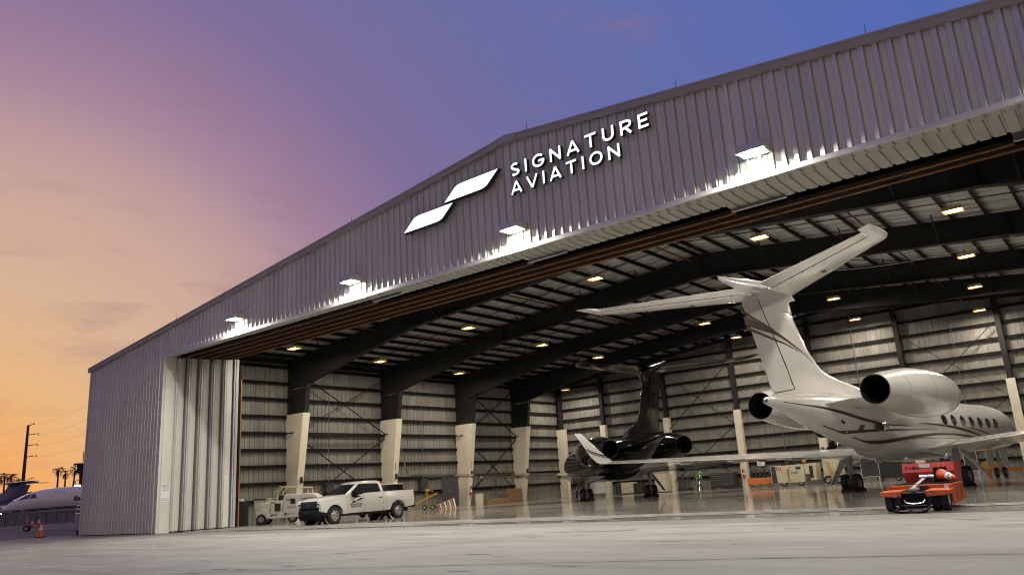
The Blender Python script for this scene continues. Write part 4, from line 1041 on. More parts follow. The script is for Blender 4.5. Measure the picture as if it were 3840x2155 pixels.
    for sg in (1, -1):
        yy = lambda z: sg * (ww(z) + 0.008)
        q([(1.02, yy(1.27), 1.27), (0.80, yy(1.24), 1.24), (0.26, yy(1.33), 1.33), (0.26, yy(1.80), 1.80), (0.40, yy(1.79), 1.79), (0.95, yy(1.42), 1.42)], 'side_window', cab)
        q([(0.14, yy(1.35), 1.35), (-0.90, yy(1.37), 1.37), (-0.86, yy(1.74), 1.74), (-0.78, yy(1.79), 1.79), (0.14, yy(1.80), 1.80)], 'side_window', cab)
        q([(0.26, yy(1.33) * 1.002, 1.33), (0.14, yy(1.35) * 1.002, 1.35), (0.14, yy(1.80) * 1.002, 1.80), (0.26, yy(1.80) * 1.002, 1.80)], 'door_pillar', cab, m_tblk)
    q([(-1.168, -0.70, 1.40), (-1.168, 0.70, 1.40), (-1.125, 0.64, 1.76), (-1.125, -0.64, 1.76)], 'rear_window', cab)
    MB().box(-0.75, -0.35, -0.16, 0.16, 1.94, 1.985).build('roof_beacon', m_tblk, cab, bevel=0.012)
    # bed
    MB().box(-3.1, -1.2, -0.84, 0.84, 0.62, 0.70).build('bed_floor', m_tblk, t)
    MB().box(-1.24, -1.2, -0.84, 0.84, 0.70, 1.36).box(-3.14, -3.08, -0.84, 0.84, 0.68, 1.36).build('tailgate', m_tw, t, bevel=0.01)
    MB().box(-3.27, -3.10, -0.93, 0.93, 0.50, 0.68).build('rear_bumper', m_tblk, t, bevel=0.02)
    # grille, bumper
    g = MB().hexa([(2.74, -0.62, 0.72), (2.84, -0.60, 0.74), (2.84, 0.60, 0.74), (2.74, 0.62, 0.72), (2.70, -0.64, 1.09), (2.80, -0.62, 1.08), (2.80, 0.62, 1.08), (2.70, 0.64, 1.09)]).build('grille', m_tblk, t, bevel=0.02)
    for z in (0.81, 0.91, 1.0):
        MB().box(2.805 + (1.08 - z) * 0.1, 2.865, -0.56, 0.56, z - 0.025, z + 0.025).build('grille_bar', mat('grille_grey', (0.05, 0.05, 0.05), 0.5, spec=0.25), g, bevel=0.008)
    em = [(2.875, 0.14 * math.cos(2 * PI * i / 20), 0.91 + 0.055 * math.sin(2 * PI * i / 20)) for i in range(20)]
    MB().add(em, [tuple(range(20))]).build('emblem', m_blue, g)
    MB().loft([[(2.868, 0.155 * math.cos(2 * PI * i / 20), 0.91 + 0.066 * math.sin(2 * PI * i / 20)) for i in range(20)], [(2.882, 0.15 * math.cos(2 * PI * i / 20), 0.91 + 0.062 * math.sin(2 * PI * i / 20)) for i in range(20)],
               [(2.882, 0.138 * math.cos(2 * PI * i / 20), 0.91 + 0.052 * math.sin(2 * PI * i / 20)) for i in range(20)]], cap=False).build('emblem_ring', m_chrome, g)
    rings = []
    for y, x in ((-0.97, 2.45), (-0.93, 2.70), (-0.7, 2.88), (0, 2.93), (0.7, 2.88), (0.93, 2.70), (0.97, 2.45)):
        rings.append([(x - 0.25, y, 0.42), (x - 0.03, y, 0.40), (x, y, 0.52), (x - 0.01, y, 0.68), (x - 0.10, y, 0.71), (x - 0.25, y, 0.71)])
    bp_ = MB().loft(rings).build('front_bumper', m_tblk, t, bevel=0.01)
    MB().box(2.90, 2.945, -0.17, 0.17, 0.53, 0.64).build('plate_bracket', m_print, bp_)
    MB().hexa([(2.55, -0.7, 0.22), (2.75, -0.7, 0.22), (2.75, 0.7, 0.22), (2.55, 0.7, 0.22), (2.6, -0.85, 0.42), (2.86, -0.8, 0.42), (2.86, 0.8, 0.42), (2.6, 0.85, 0.42)]).build('air_dam', m_tblk, bp_)
    # wheels
    for x in (2.0, -2.0):
        for sg in (1, -1):
            c = (x, sg * 0.855, 0.40)
            w_ = MB().lathe([(-0.11, 0.23), (-0.135, 0.28), (-0.135, 0.36), (-0.10, 0.395), (-0.05, 0.402), (0.05, 0.402), (0.10, 0.395), (0.135, 0.36), (0.135, 0.28), (0.11, 0.23)], 28, 'y', c).build('wheel', m_tyre, t)
            MB().lathe([(sg * 0.12, 0.235), (sg * 0.115, 0.215), (sg * 0.05, 0.19), (sg * 0.085, 0.14), (sg * 0.095, 0.09), (sg * 0.115, 0.085), (sg * 0.12, 0.06), (sg * 0.12, 0.0)], 28, 'y', c).build('rim', m_alu, w_)
            for i in range(7):
                a = 2 * PI * i / 7
                p = Vector((c[0] + 0.165 * math.cos(a), c[1] + sg * 0.079, c[2] + 0.165 * math.sin(a)))
                MB().lathe([(-0.002, 0.0), (-0.002, 0.03), (0.004, 0.03), (0.004, 0.0)], 8, 'y', tuple(p)).build('rim_slot', m_blk, w_)
            MB().lathe([(-0.02, 0.5), (-sg * 0.3, 0.5)], 18, 'y', c).build('wheel_well', m_blk, t)
    return t
TRK_LOC = (15.06, 5.52, 0.0)
truck = make_pickup('white four-door pickup with black bumper facing out beside the stacked doors', TRK_LOC, rad(-90.5), 0.90)
# door lettering
lg = MB()
fdoor = [c for c in truck.children if c.name.startswith('front_door')][0]
tx = text('door_lettering', 'SIGNATURE', m_print, fdoor, 0.125, (1.12, 1.005, 0.80), (PI / 2, 0, PI), 0.001, 0.002, sx=1.15)
text('door_lettering', 'AVIATION', m_print, fdoor, 0.125, (1.06, 1.005, 0.69), (PI / 2, 0, PI), 0.001, 0.002, sx=1.15)
for (x0, z0) in ((1.02, 0.92), (0.72, 1.0)):
    w_, h_b = 0.30, 0.075
    P = bez((x0, z0), (x0 - 0.06, z0 + h_b), (x0 - 0.12, z0 + h_b), 5) + bez((x0 - w_, z0 + h_b), (x0 - w_ + 0.06, z0), (x0 - w_ + 0.12, z0), 5)
    MB().add([(a, 1.010, b) for a, b in P], [tuple(range(len(P)))]).build('door_logo', m_print, fdoor)
# small glazed utility cart behind the pickup
t = thing('utility_cart', 'white-roofed utility cart with dark glass behind the pickup cab', 'utility cart', (11.0, 10.7, 0), rad(-90), None, 0.97)
MB().box(-1.15, 1.35, -0.62, 0.62, 0.28, 0.92).build('body', m_tw, t, bevel=0.04)
cg = MB().hexa([(-1.1, -0.6, 0.92), (1.0, -0.6, 0.92), (1.0, 0.6, 0.92), (-1.1, 0.6, 0.92), (-1.02, -0.54, 1.62), (0.45, -0.54, 1.62), (0.45, 0.54, 1.62), (-1.02, 0.54, 1.62)]).build('glazing', m_glass, t)
MB().box(-1.08, 0.5, -0.58, 0.58, 1.62, 1.69).build('roof', m_tw, t, bevel=0.025)
for (x0, x1) in ((-1.1, -1.02), (-0.3, -0.3), (1.0, 0.45)):
    for sg in (1, -1): MB().beam((x0, sg * 0.605, 0.92), (x1, sg * 0.545, 1.62), 0.05, 0.05).build('pillar', m_tblk, t)
for x in (-0.75, 0.9):
    for sg in (1, -1): wheel(t, (x, sg * 0.55, 0.27), 0.27, 0.18, 18)
# ------------------------------------------------------------------ ground power cart
m_cart = mat('cart_white', (0.62, 0.61, 0.56), 0.35, 0, var=0.06, vscale=2, coat=0.2)
m_cream = mat('rail_cream', (0.60, 0.52, 0.36), 0.45, 0, var=0.1, vscale=3)
cart = thing('power_cart', 'white ground power cart with cream rails behind the pickup hood', 'power cart', (7.7, 5.75, 0), rad(40))
b = MB()
b.prism([(-0.30, 0.30), (-0.28, 0.62), (0.35, 0.66), (0.40, 0.62), (0.42, 0.28), (0.2, 0.28), (0.16, 0.42), (-0.14, 0.42), (-0.2, 0.30)], 1, -0.62, 0.62)
b.box(0.38, 2.9, -0.6, 0.6, 0.26, 0.50)
b.build('chassis', m_cart, cart, bevel=0.02)
MB().box(-0.1, 0.42, -0.55, 0.55, 0.66, 1.04).build('control_box', m_cart, cart, bevel=0.02)
cb_ = MB().box(0.44, 1.05, -0.58, 0.58, 0.50, 1.12).build('cabinet', m_cart, cart, bevel=0.02)
MB().box(0.66, 0.95, -0.595, -0.585, 0.60, 0.98).build('panel', m_blk, cb_)
tall = MB().prism([(1.08, 0.30), (1.95, 0.50), (1.95, 1.40), (1.30, 1.42), (1.14, 1.36), (1.08, 1.2)], 1, -0.60, 0.60).build('cabinet', m_cart, cart, bevel=0.03)
MB().box(1.45, 1.70, -0.612, -0.604, 0.92, 1.18).build('screen', m_blk, tall)
hs_ = MB().prism([(1.98, 0.52), (2.85, 0.52), (2.85, 1.20), (2.55, 1.40), (1.98, 1.40)], 1, -0.60, 0.60).build('engine_housing', m_cart, cart, bevel=0.03)
for k in range(7): MB().box(2.05, 2.75, -0.612, -0.604, 0.66 + 0.08 * k, 0.70 + 0.08 * k).build('louvre', m_grille, hs_)
for (x, y) in ((0.0, -0.55), (0.0, 0.55), (1.55, -0.5), (2.5, -0.55), (2.5, 0.55)):
    wheel(cart, (x, y, 0.26), 0.26, 0.20, 18)
for y in (-0.5, 0.5):
    MB().tube([(0.75, y, 1.1), (0.78, y, 1.52), (1.05, y, 1.78), (2.3, y, 1.68), (2.32, y, 1.4)], 0.035, 8).build('guard_rail', m_cream, cart)
MB().tube([(0.2, -0.5, 1.04), (0.22, -0.5, 1.22), (0.75, -0.5, 1.25)], 0.03, 8).build('guard_rail', m_cream, cart)
MB().tube([(0.55, -0.2, 1.55), (0.85, -0.2, 1.82)], 0.03, 8).build('hose_stub', m_sealw, cart)
MB().cb((0.95, 0.0, 1.25), (0.35, 0.6, 0.22)).build('battery_tray', m_blk, cart, bevel=0.02)
text('brand_lettering', 'TLD', m_print, tall, 0.17, (1.20, -0.604, 1.08), (PI / 2, 0, 0), 0.001, 0.004)
text('brand_lettering', 'TLD', m_print, cb_, 0.13, (0.46, -0.584, 1.00), (PI / 2, 0, 0), 0.001, 0.003)
text('warning_lettering', 'DO NOT PUSH', mat('print_red', (0.30, 0.03, 0.02), 0.5), tall, 0.10, (1.28, -0.604, 0.72), (PI / 2, 0, 0), 0.001, 0.002)
text('unit_number', '60475', m_print, cart, 0.14, (0.45, -0.622, 0.38), (PI / 2, 0, 0), 0.001, 0.004)
MB().lathe([(0, 0.0), (0, 0.045), (0.02, 0.045), (0.02, 0.0)], 12, 'y', (1.22, -0.63, 0.47)).build('reflector', m_redl, cart)

# ------------------------------------------------------------------ towing tractor
m_org = mat('tug_orange', (0.58, 0.10, 0.022), 0.45, 0, var=0.2, vscale=4, coat=0.1, grime=(7, (1, 1, 1), 0.55, 0.75, (0.16, 0.05, 0.02), 0.5))
m_rdp = mat('tug_red', (0.46, 0.035, 0.03), 0.45, 0, var=0.15, vscale=4, coat=0.1, grime=(6, (1, 1, 1), 0.58, 0.78, (0.15, 0.03, 0.025), 0.5))
m_odark = mat('tug_stripe', (0.30, 0.055, 0.015), 0.5)
tug = thing('towing_tractor', 'low red and orange aircraft towing tractor with black cradle', 'tow tractor', (39.3, 1.25, 0), rad(1.0))
MB().box(-0.42, 0.42, -0.35, 2.3, 0.12, 0.40).build('chassis', m_tblk, tug, bevel=0.01)
for sg in (1, -1):
    f = MB().hexa([(sg * 0.25, -0.42, 0.30), (sg * 0.70, -0.30, 0.34), (sg * 0.70, 0.35, 0.34), (sg * 0.25, 0.35, 0.30), (sg * 0.25, -0.42, 0.44), (sg * 0.70, -0.30, 0.43), (sg * 0.70, 0.35, 0.45), (sg * 0.25, 0.35, 0.46)]).build('fender', m_org, tug, bevel=0.012)
    for x in (0.37, 0.56):
        c = (sg * x, -0.05, 0.215)
        w_ = MB().lathe([(-0.07, 0.12), (-0.08, 0.19), (-0.07, 0.21), (0.07, 0.21), (0.08, 0.19), (0.07, 0.12)], 24, 'x', c).build('wheel', m_tyre, tug)
        MB().lathe([(-0.06, 0.0), (-0.06, 0.12), (0.06, 0.12), (0.06, 0.0)], 18, 'x', c).build('rim', m_cart, w_)
        for i in range(12):
            tr = MB()
            a = 2 * PI * i / 12
            tr.hexa([tuple(Vector(c) + Vector((dx, r * math.cos(a + da), r * math.sin(a + da)))) for r, dx, da in ((0.205, -0.072, -0.07), (0.205, -0.005, 0.02), (0.205, -0.005, 0.14), (0.205, -0.072, 0.05), (0.216, -0.072, -0.07), (0.216, -0.005, 0.02), (0.216, -0.005, 0.14), (0.216, -0.072, 0.05))])
            tr.build('tread_block', m_tyre, w_)
sp = MB().hexa([(0.64, 0.25, 0.10), (0.67, 0.25, 0.10), (0.67, 1.9, 0.16), (0.64, 1.9, 0.16), (0.62, 0.15, 0.52), (0.65, 0.15, 0.52), (0.65, 1.75, 0.55), (0.62, 1.75, 0.55)]).build('side_skirt', m_org, tug)
for k in range(2):
    y = 0.55 + 0.55 * k
    MB().add([(0.676, y, 0.16), (0.676, y + 0.18, 0.16), (0.661, y + 0.62, 0.5), (0.661, y + 0.44, 0.5)], [(0, 1, 2, 3)]).build('hazard_stripe', m_odark, sp)
MB().hexa([(-0.67, 0.25, 0.10), (-0.64, 0.25, 0.10), (-0.64, 1.9, 0.16), (-0.67, 1.9, 0.16), (-0.65, 0.15, 0.52), (-0.62, 0.15, 0.52), (-0.62, 1.75, 0.55), (-0.65, 1.75, 0.55)]).build('side_skirt', m_org, tug)
dk = MB().hexa([(-0.62, 0.5, 0.40), (0.62, 0.5, 0.40), (0.62, 1.85, 0.40), (-0.62, 1.85, 0.40), (-0.62, 0.5, 0.535), (0.62, 0.5, 0.535), (0.62, 1.85, 0.55), (-0.62, 1.85, 0.55)]).build('deck', m_org, tug, bevel=0.012)
MB().box(-0.12, 0.16, 0.485, 0.498, 0.43, 0.51).build('deck_slot', m_blk, dk)
MB().box(-0.60, 0.60, 0.6, 1.9, 0.551, 0.56).build('deck_mat', m_tblk, dk)
MB().box(0.48, 0.62, 0.475, 0.495, 0.44, 0.52).build('caution_label', mat('label_white', (0.7, 0.7, 0.68), 0.5), dk)
bd = MB().hexa([(-0.50, 1.55, 0.56), (0.55, 1.55, 0.56), (0.55, 2.45, 0.56), (-0.50, 2.45, 0.56), (-0.53, 1.48, 0.80), (0.58, 1.48, 0.80), (0.58, 2.5, 0.80), (-0.53, 2.5, 0.80)])
bd.hexa([(-0.53, 1.48, 0.80), (0.58, 1.48, 0.80), (0.58, 2.5, 0.80), (-0.53, 2.5, 0.80), (-0.53, 1.56, 1.01), (0.58, 1.56, 1.01), (0.58, 2.45, 1.01), (-0.53, 2.45, 1.01)])
body = bd.build('body', m_rdp, tug)
MB().box(-0.16, 0.08, 1.505, 1.52, 0.90, 0.985).build('data_plate', MATS['label_white'], body)
for x in (0.24, 0.34): MB().hexa([(x, 1.462, 0.80), (x + 0.055, 1.462, 0.80), (x + 0.055, 1.47, 0.80), (x, 1.47, 0.80), (x, 1.54, 1.0), (x + 0.055, 1.54, 1.0), (x + 0.055, 1.55, 1.0), (x, 1.55, 1.0)]).build('reflector_strip', m_org, body)
text('unit_number', '51401', m_print, body, 0.125, (-0.47, 1.508, 0.855), (PI / 2 + 0.33, 0, 0), 0.001, 0.004, sx=1.1)
for x in (-0.42, 0.44):
    l_ = MB().tube([(x, 1.7, 1.0), (x, 1.7, 1.08)], 0.015, 6).build('lamp_stalk', m_tblk, tug)
    MB().lathe([(0.03, 0.0), (-0.04, 0.055), (-0.055, 0.05), (-0.05, 0.0)], 14, 'y', (x, 1.7, 1.11)).build('work_lamp', m_chrome, l_)
MB().box(0.28, 0.50, 1.72, 1.76, 1.0, 1.10).build('windscreen', m_glass, tug)
MB().tube([(-0.02, 1.7, 1.0), (-0.03, 1.7, 1.12)], 0.012, 6).build('control_lever', m_chrome, tug)
MB().tube([(-0.15, 1.35, 0.68), (0.25, 1.35, 0.68)], 0.06, 14).tube([(-0.08, 1.35, 0.68), (-0.05, 1.35, 0.68)], 0.075, 14).tube([(0.08, 1.35, 0.68), (0.11, 1.35, 0.68)], 0.075, 14).build('winch', m_chrome, tug)
MB().beam((-0.05, 1.25, 0.66), (-0.12, 0.2, 0.47), 0.08, 0.012).build('strap', m_gear, tug)
MB().box(0.16, 0.34, 1.2, 1.4, 0.56, 0.66).build('hydraulic_box', m_chrome, tug, bevel=0.01)
cr_ = MB()
for x in (-0.30, 0.30): cr_.tube([(x, -0.35, 0.42), (x, -0.42, 0.10), (x, -0.95, 0.045)], 0.03, 8)
cr_.tube([(-0.30, -0.95, 0.045), (0.30, -0.95, 0.045)], 0.025, 8).tube([(-0.28, -0.42, 0.12), (0.28, -0.42, 0.12)], 0.028, 8).tube([(-0.28, -0.37, 0.385), (0.28, -0.37, 0.385)], 0.028, 8)
cr_.box(-0.26, 0.26, -0.36, -0.30, 0.12, 0.36).box(-0.28, 0.28, -0.9, -0.4, 0.03, 0.045)
cr = cr_.build('cradle', m_tblk, tug)
MB().tube([(-0.19, -0.46, 0.26), (-0.15, -0.5, 0.20), (-0.05, -0.52, 0.175), (0.10, -0.52, 0.175), (0.2, -0.5, 0.20), (0.23, -0.46, 0.26)], 0.012, 8).build('strap_hook', m_chrome, cr)
for z, y in ((0.12, -0.455), (0.385, -0.40), (0.045, -0.98)):
    MB().tube([(-0.2, y, z + 0.012), (-0.02, y, z + 0.012)], 0.014, 8).build('chrome_rod', m_chrome, cr); MB().tube([(0.06, y, z + 0.012), (0.24, y, z + 0.012)], 0.014, 8).build('chrome_rod', m_chrome, cr)
for x in (-0.34, 0.34):
    MB().tube([(x, -0.38, 0.42), (x + 0.02, -0.44, 0.3), (x - 0.02, -0.46, 0.2), (x, -0.45, 0.08)], 0.012, 6).build('hose', m_tblk, cr)
    MB().cb((x, -0.42, 0.36), (0.04, 0.04, 0.04)).build('fitting', m_chrome, cr); MB().cb((x, -0.46, 0.13), (0.05, 0.05, 0.03)).build('fitting', m_chrome, cr)
MB().box(-0.07, 0.09, -0.40, -0.1, 0.44, 0.50).build('latch_block', m_sealw, tug, bevel=0.01)
# cones
m_cone = mat('cone_orange', (0.72, 0.10, 0.02), 0.45, 0, var=0.06, vscale=6)
m_refl = mat('cone_band', (0.75, 0.74, 0.72), 0.4)
def cone(label, loc, h=0.72, rot=(0, 0, 0), group='traffic cones outdoors'):
    t = thing('traffic_cone', label, 'traffic cone', loc, 0, group); t.rotation_euler = rot
    r = 0.20 * h / 0.72
    MB().lathe([(0.03, r * 0.92), (h * 0.98, 0.035), (h, 0.03), (h, 0.0)], 20, 'z').build('cone_body', m_cone, t)
    MB().box(-r * 1.15, r * 1.15, -r * 1.15, r * 1.15, 0.0, 0.035).build('base', m_tblk, t, bevel=0.01)
    for a, c in ((0.52, 0.68), (0.74, 0.84)):
        ra = lambda f: r * 0.92 + (0.035 - r * 0.92) * f + 0.003
        MB().lathe([(h * a, ra(a)), (h * c, ra(c))], 20, 'z').build('band', m_refl, t)
    return t
cone('orange cone lying on its side on the towing tractor', (39.62, 2.30, 0.74), 0.52, Vector((0.72, -0.66, -0.16)).to_track_quat('Z', 'Y').to_euler(), None)
# ------------------------------------------------------------------ things along the walls
m_grey = mat('cabinet_grey', (0.035, 0.036, 0.038), 0.5, 0, var=0.15)
m_crm = mat('cabinet_cream', (0.56, 0.50, 0.38), 0.5, 0, var=0.1, vscale=1.5)
m_wood = mat('crate_wood', (0.26, 0.16, 0.08), 0.7, 0, var=0.3, vscale=3, stretch=(1, 1, 6))
m_yel = mat('yellow_paint', (0.42, 0.25, 0.035), 0.45, 0, var=0.12, vscale=4)
m_grn = mat('green_paint', (0.10, 0.36, 0.05), 0.45)
m_dgrn = mat('dark_green', (0.012, 0.02, 0.014), 0.5)
m_rext = mat('extinguisher_red', (0.42, 0.03, 0.02), 0.35, coat=0.4)
m_ostk = mat('orange_sticker', (0.60, 0.16, 0.03), 0.5)
m_lblw = MATS['label_white']
def extinguisher(label, loc, rz=0):
    t = thing('fire_extinguisher', label, 'fire extinguisher', loc, rz, 'fire extinguishers on the columns')
    MB().lathe([(-0.28, 0.0), (-0.28, 0.085), (0.18, 0.09), (0.25, 0.05), (0.27, 0.03), (0.33, 0.03), (0.33, 0)], 16, 'z').build('cylinder', m_rext, t)
    MB().box(-0.02, 0.12, -0.02, 0.02, 0.31, 0.36).build('handle', m_blk, t)
    MB().tube([(0.03, 0, 0.32), (0.12, 0, 0.25), (0.12, 0, -0.15)], 0.014, 6).build('hose', m_blk, t)
    MB().lathe([(-0.05, 0.091), (0.09, 0.092)], 16, 'z').build('label_band', m_lblw, t)
def cov_x(i, z): return XW + 0.18 + cdepth(0) + (cdepth(COVZ[i]) - cdepth(0)) * z / COVZ[i]
# black strobe boxes and orange stickers on the covers
spots = [(0, 'nearest the stacked doors'), (1, 'behind the white pickup cab'), (2, 'with the fire extinguisher'), (3, 'nearest the back corner')]
for i, lab in spots:
    z = 2.15; x = cov_x(i, z)
    t = thing('alarm_box', 'small black box on the column ' + lab, 'alarm box', (x + 0.075, FY[i] + 0.02, z), 0, 'black boxes on the columns')
    MB().box(-0.07, 0.07, -0.06, 0.06, -0.17, 0.17).build('case', m_blk, t, bevel=0.01); MB().lathe([(0.07, 0.0), (0.07, 0.05), (0.085, 0.04), (0.085, 0.0)], 12, 'x', (0, 0, 0.05)).build('strobe', m_grille, t)
    if i in (1, 2):
        z2 = 2.75; MB().hexa([(cov_x(i, z2 - 0.25) + 0.004, FY[i] - 0.10, z2 - 0.25), (cov_x(i, z2 - 0.25) + 0.008, FY[i] - 0.10, z2 - 0.25), (cov_x(i, z2 - 0.25) + 0.008, FY[i] - 0.02, z2 - 0.25), (cov_x(i, z2 - 0.25) + 0.004, FY[i] - 0.02, z2 - 0.25),
                              (cov_x(i, z2 + 0.25) + 0.004, FY[i] - 0.10, z2 + 0.25), (cov_x(i, z2 + 0.25) + 0.008, FY[i] - 0.10, z2 + 0.25), (cov_x(i, z2 + 0.25) + 0.008, FY[i] - 0.02, z2 + 0.25), (cov_x(i, z2 + 0.25) + 0.004, FY[i] - 0.02, z2 + 0.25)]).build('sticker', m_ostk, frames[i])
extinguisher('red fire extinguisher on the side wall column beside the dark cabinet', (cov_x(2, 1.0) + 0.10, FY[2] + 0.0, 0.95))
extinguisher('red fire extinguisher on a back wall column beside the tool chest', (BX[3] - 0.02, YB - 0.67, 0.95), rad(-90))
for i, lab in ((3, 'above the extinguisher'), (4, 'left of the white jet belly')):
    t = thing('alarm_box', 'small black box on the back wall column ' + lab, 'alarm box', (BX[i] - 0.02, YB - 0.64, 2.15), rad(-90), 'black boxes on the columns')
    MB().box(-0.07, 0.07, -0.08, 0.08, -0.18, 0.18).build('case', m_blk, t, bevel=0.01); MB().lathe([(0.07, 0.0), (0.07, 0.05), (0.085, 0.04), (0.085, 0.0)], 12, 'x', (0, 0, 0.05)).build('strobe', m_grille, t)
# dark locker beside the third column
t = thing('locker', 'tall dark grey locker on castors beside the side wall column', 'locker', (6.35, 20.95, 0), rad(42))
MB().box(-0.55, 0.55, -0.35, 0.35, 0.10, 2.05).build('case', m_grey, t, bevel=0.015)
for sx in (-1, 1):
    d = MB().box(sx * 0.27 - 0.26, sx * 0.27 + 0.26, -0.368, -0.352, 0.14, 2.0).build('door', m_grey, t, bevel=0.006)
    MB().box(sx * 0.06 - 0.012, sx * 0.06 + 0.012, -0.39, -0.37, 0.95, 1.15).build('handle', m_chrome, d)
for sx in (-0.45, 0.45):
    MB().lathe([(-0.02, 0.0), (-0.02, 0.05), (0.02, 0.05), (0.02, 0.0)], 12, 'x', (sx, -0.25, 0.05)).build('castor', m_sealw, t)
t = thing('storage_box', 'small cream box standing on the floor right of the extinguisher column', 'box', (6.45, 23.75, 0), rad(30))
MB().box(-0.25, 0.25, -0.25, 0.25, 0.0, 0.72).build('case', m_crm, t, bevel=0.015); MB().box(-0.26, 0.26, -0.26, 0.26, 0.72, 0.76).build('lid', m_crm, t)
t = thing('timber_stack', 'low stack of brown timber on the floor along the side wall', 'timber', (6.5, 25.4, 0), rad(85))
for k in range(3):
    for j in range(2): MB().box(-1.1, 1.1, -0.32 + 0.33 * j, -0.02 + 0.33 * j, 0.02 + 0.11 * k, 0.12 + 0.11 * k).build('plank', m_wood, t)
t = thing('wooden_crate', 'brown wooden crate against the side wall before the fourth column', 'crate', (6.2, 27.9, 0), rad(0))
MB().box(-0.4, 0.4, -0.45, 0.45, 0.0, 0.95).build('case', m_wood, t)
for z in (0.1, 0.45, 0.82): MB().box(0.402, 0.43, -0.46, 0.46, z - 0.05, z + 0.05).build('slat', m_wood, t)
# folded ladder rack shape behind the cross brace
t = thing('pipe_rack', 'thin grey pipe rack leaning on the side wall near the fourth column', 'pipe rack', (5.75, 26.9, 0), rad(0))
for k in range(4): MB().tube([(0.25, -0.9 + 0.5 * k, 0.0), (0.05, -0.9 + 0.5 * k, 2.1), (0.05, -0.75 + 0.5 * k, 2.3), (0.05, -0.55 + 0.5 * k, 2.1)], 0.018, 6).build('pipe', m_grille, t)
# tow bar with wheels, striped boom
t = thing('tow_bar', 'yellow wheeled aircraft tow bar behind the pickup bed', 'tow bar', (7.6, 17.3, 0), rad(38)); t.scale = (0.85, 0.85, 0.85)
MB().beam((-1.3, 0, 0.25), (0.9, 0, 1.15), 0.10, 0.12).build('beam', m_yel, t); MB().beam((-1.2, 0.35, 0.2), (0.3, 0.3, 0.95), 0.07, 0.08).build('beam', m_yel, t)
MB().beam((0.15, 0, 0.15), (0.15, 0, 1.55), 0.08, 0.08).build('mast', m_yel, t); MB().beam((0.15, 0, 1.5), (0.65, 0, 1.3), 0.05, 0.06).build('head', m_yel, t)
MB().cb((0.2, 0, 1.38), (0.28, 0.2, 0.2)).build('head_clamp', m_yel, t, bevel=0.02); MB().beam((-0.3, -0.2, 0.2), (0.8, -0.2, 0.35), 0.07, 0.07).build('beam', m_yel, t)
for x, y in ((0.0, -0.45), (0.6, -0.48)): wheel(t, (x, y, 0.19), 0.19, 0.14, 16)
t = thing('rubber_scraper', 'orange edged row of slanted grey blades on the floor beside the yellow tow bar', 'blade rack', (7.75, 18.35, 0), rad(40)); t.scale = (0.62, 0.62, 0.62)
MB().hexa([(-0.1, -0.25, 0.0), (2.0, -0.25, 0.0), (2.0, 0.25, 0.0), (-0.1, 0.25, 0.0), (-0.1, -0.25, 0.06), (2.0, -0.25, 0.06), (2.0, 0.25, 0.06), (-0.1, 0.25, 0.06)]).build('base', m_ostk, t)
for k in range(8):
    x = 0.02 + 0.235 * k; h = 0.42 + 0.075 * k
    MB().hexa([(x, -0.24, 0.06), (x + 0.15, -0.24, 0.06), (x + 0.15, -0.20, 0.06), (x, -0.20, 0.06), (x - 0.22, 0.12, h), (x - 0.07, 0.12, h), (x - 0.07, 0.15, h), (x - 0.22, 0.15, h)]).build('blade', m_gear if k % 2 else m_wood, t)
MB().beam((-0.25, 0.16, 0.40), (1.65, 0.16, 1.0), 0.05, 0.06).build('top_bar', m_ostk, t)
# ---- back wall row
def cab(name, label, cat, x0, x1, y, h, m, group=None, d=0.6):
    t = thing(name, label, cat, ((x0 + x1) / 2, y, 0), 0, group); w = x1 - x0
    MB().box(-w / 2, w / 2, -d / 2, d / 2, 0.05, h).build('case', m, t, bevel=0.012)
    MB().box(-w / 2 + 0.04, w / 2 - 0.04, -d / 2 + 0.04, d / 2 - 0.04, 0.0, 0.05).build('plinth', m_blk, t)
    for s in (-1, 1):
        dd = MB().box(s * w / 4 - w / 4 + 0.02, s * w / 4 + w / 4 - 0.02, -d / 2 - 0.016, -d / 2 - 0.002, 0.09, h - 0.04).build('door', m, t, bevel=0.005)
        MB().box(s * 0.05 - 0.01, s * 0.05 + 0.01, -d / 2 - 0.035, -d / 2 - 0.017, h * 0.5, h * 0.6).build('handle', m_chrome, dd)
    return t
YR = 34.75
cab('cream_cabinet', 'cream two-door cabinet under the black jet right wing', 'cabinet', 14.41, 15.38, YR, 1.35, m_crm)
cab('cream_cabinet', 'lower cream cabinet seen under the black jet belly', 'cabinet', 11.46, 12.52, YR, 0.85, m_crm)
cab('grey_cabinet', 'dark grey low cabinet under the black jet belly', 'cabinet', 12.56, 13.23, YR, 0.75, m_grey)
t = thing('drum', 'dark steel drum under the black jet tail', 'drum', ((10.79 + 11.41) / 2, YR, 0)); MB().lathe([(0.0, 0.0), (0.0, 0.29), (0.28, 0.29), (0.3, 0.305), (0.32, 0.29), (0.58, 0.29), (0.6, 0.305), (0.62, 0.29), (0.86, 0.29), (0.86, 0.27), (0.83, 0.0)], 20, 'z').build('shell', m_grey, t); MB().lathe([(0.855, 0.0), (0.855, 0.04), (0.875, 0.04), (0.875, 0.0)], 10, 'z', (0.15, 0, 0)).build('bung', m_chrome, t)
t = thing('gas_bottle', 'tall pale gas bottle in the back corner', 'gas bottle', (6.50, 34.6, 0)); MB().lathe([(0, 0), (0, 0.16), (1.0, 0.16), (1.15, 0.10), (1.2, 0.04), (1.28, 0.04), (1.28, 0)], 16, 'z').build('shell', m_crm, t); MB().cb((0, 0, 1.30), (0.12, 0.05, 0.05)).build('valve', m_chrome, t)
t = thing('service_cart', 'white service cart behind the black jet left wheels', 'cart', (11.32, 31.5, 0), rad(20))
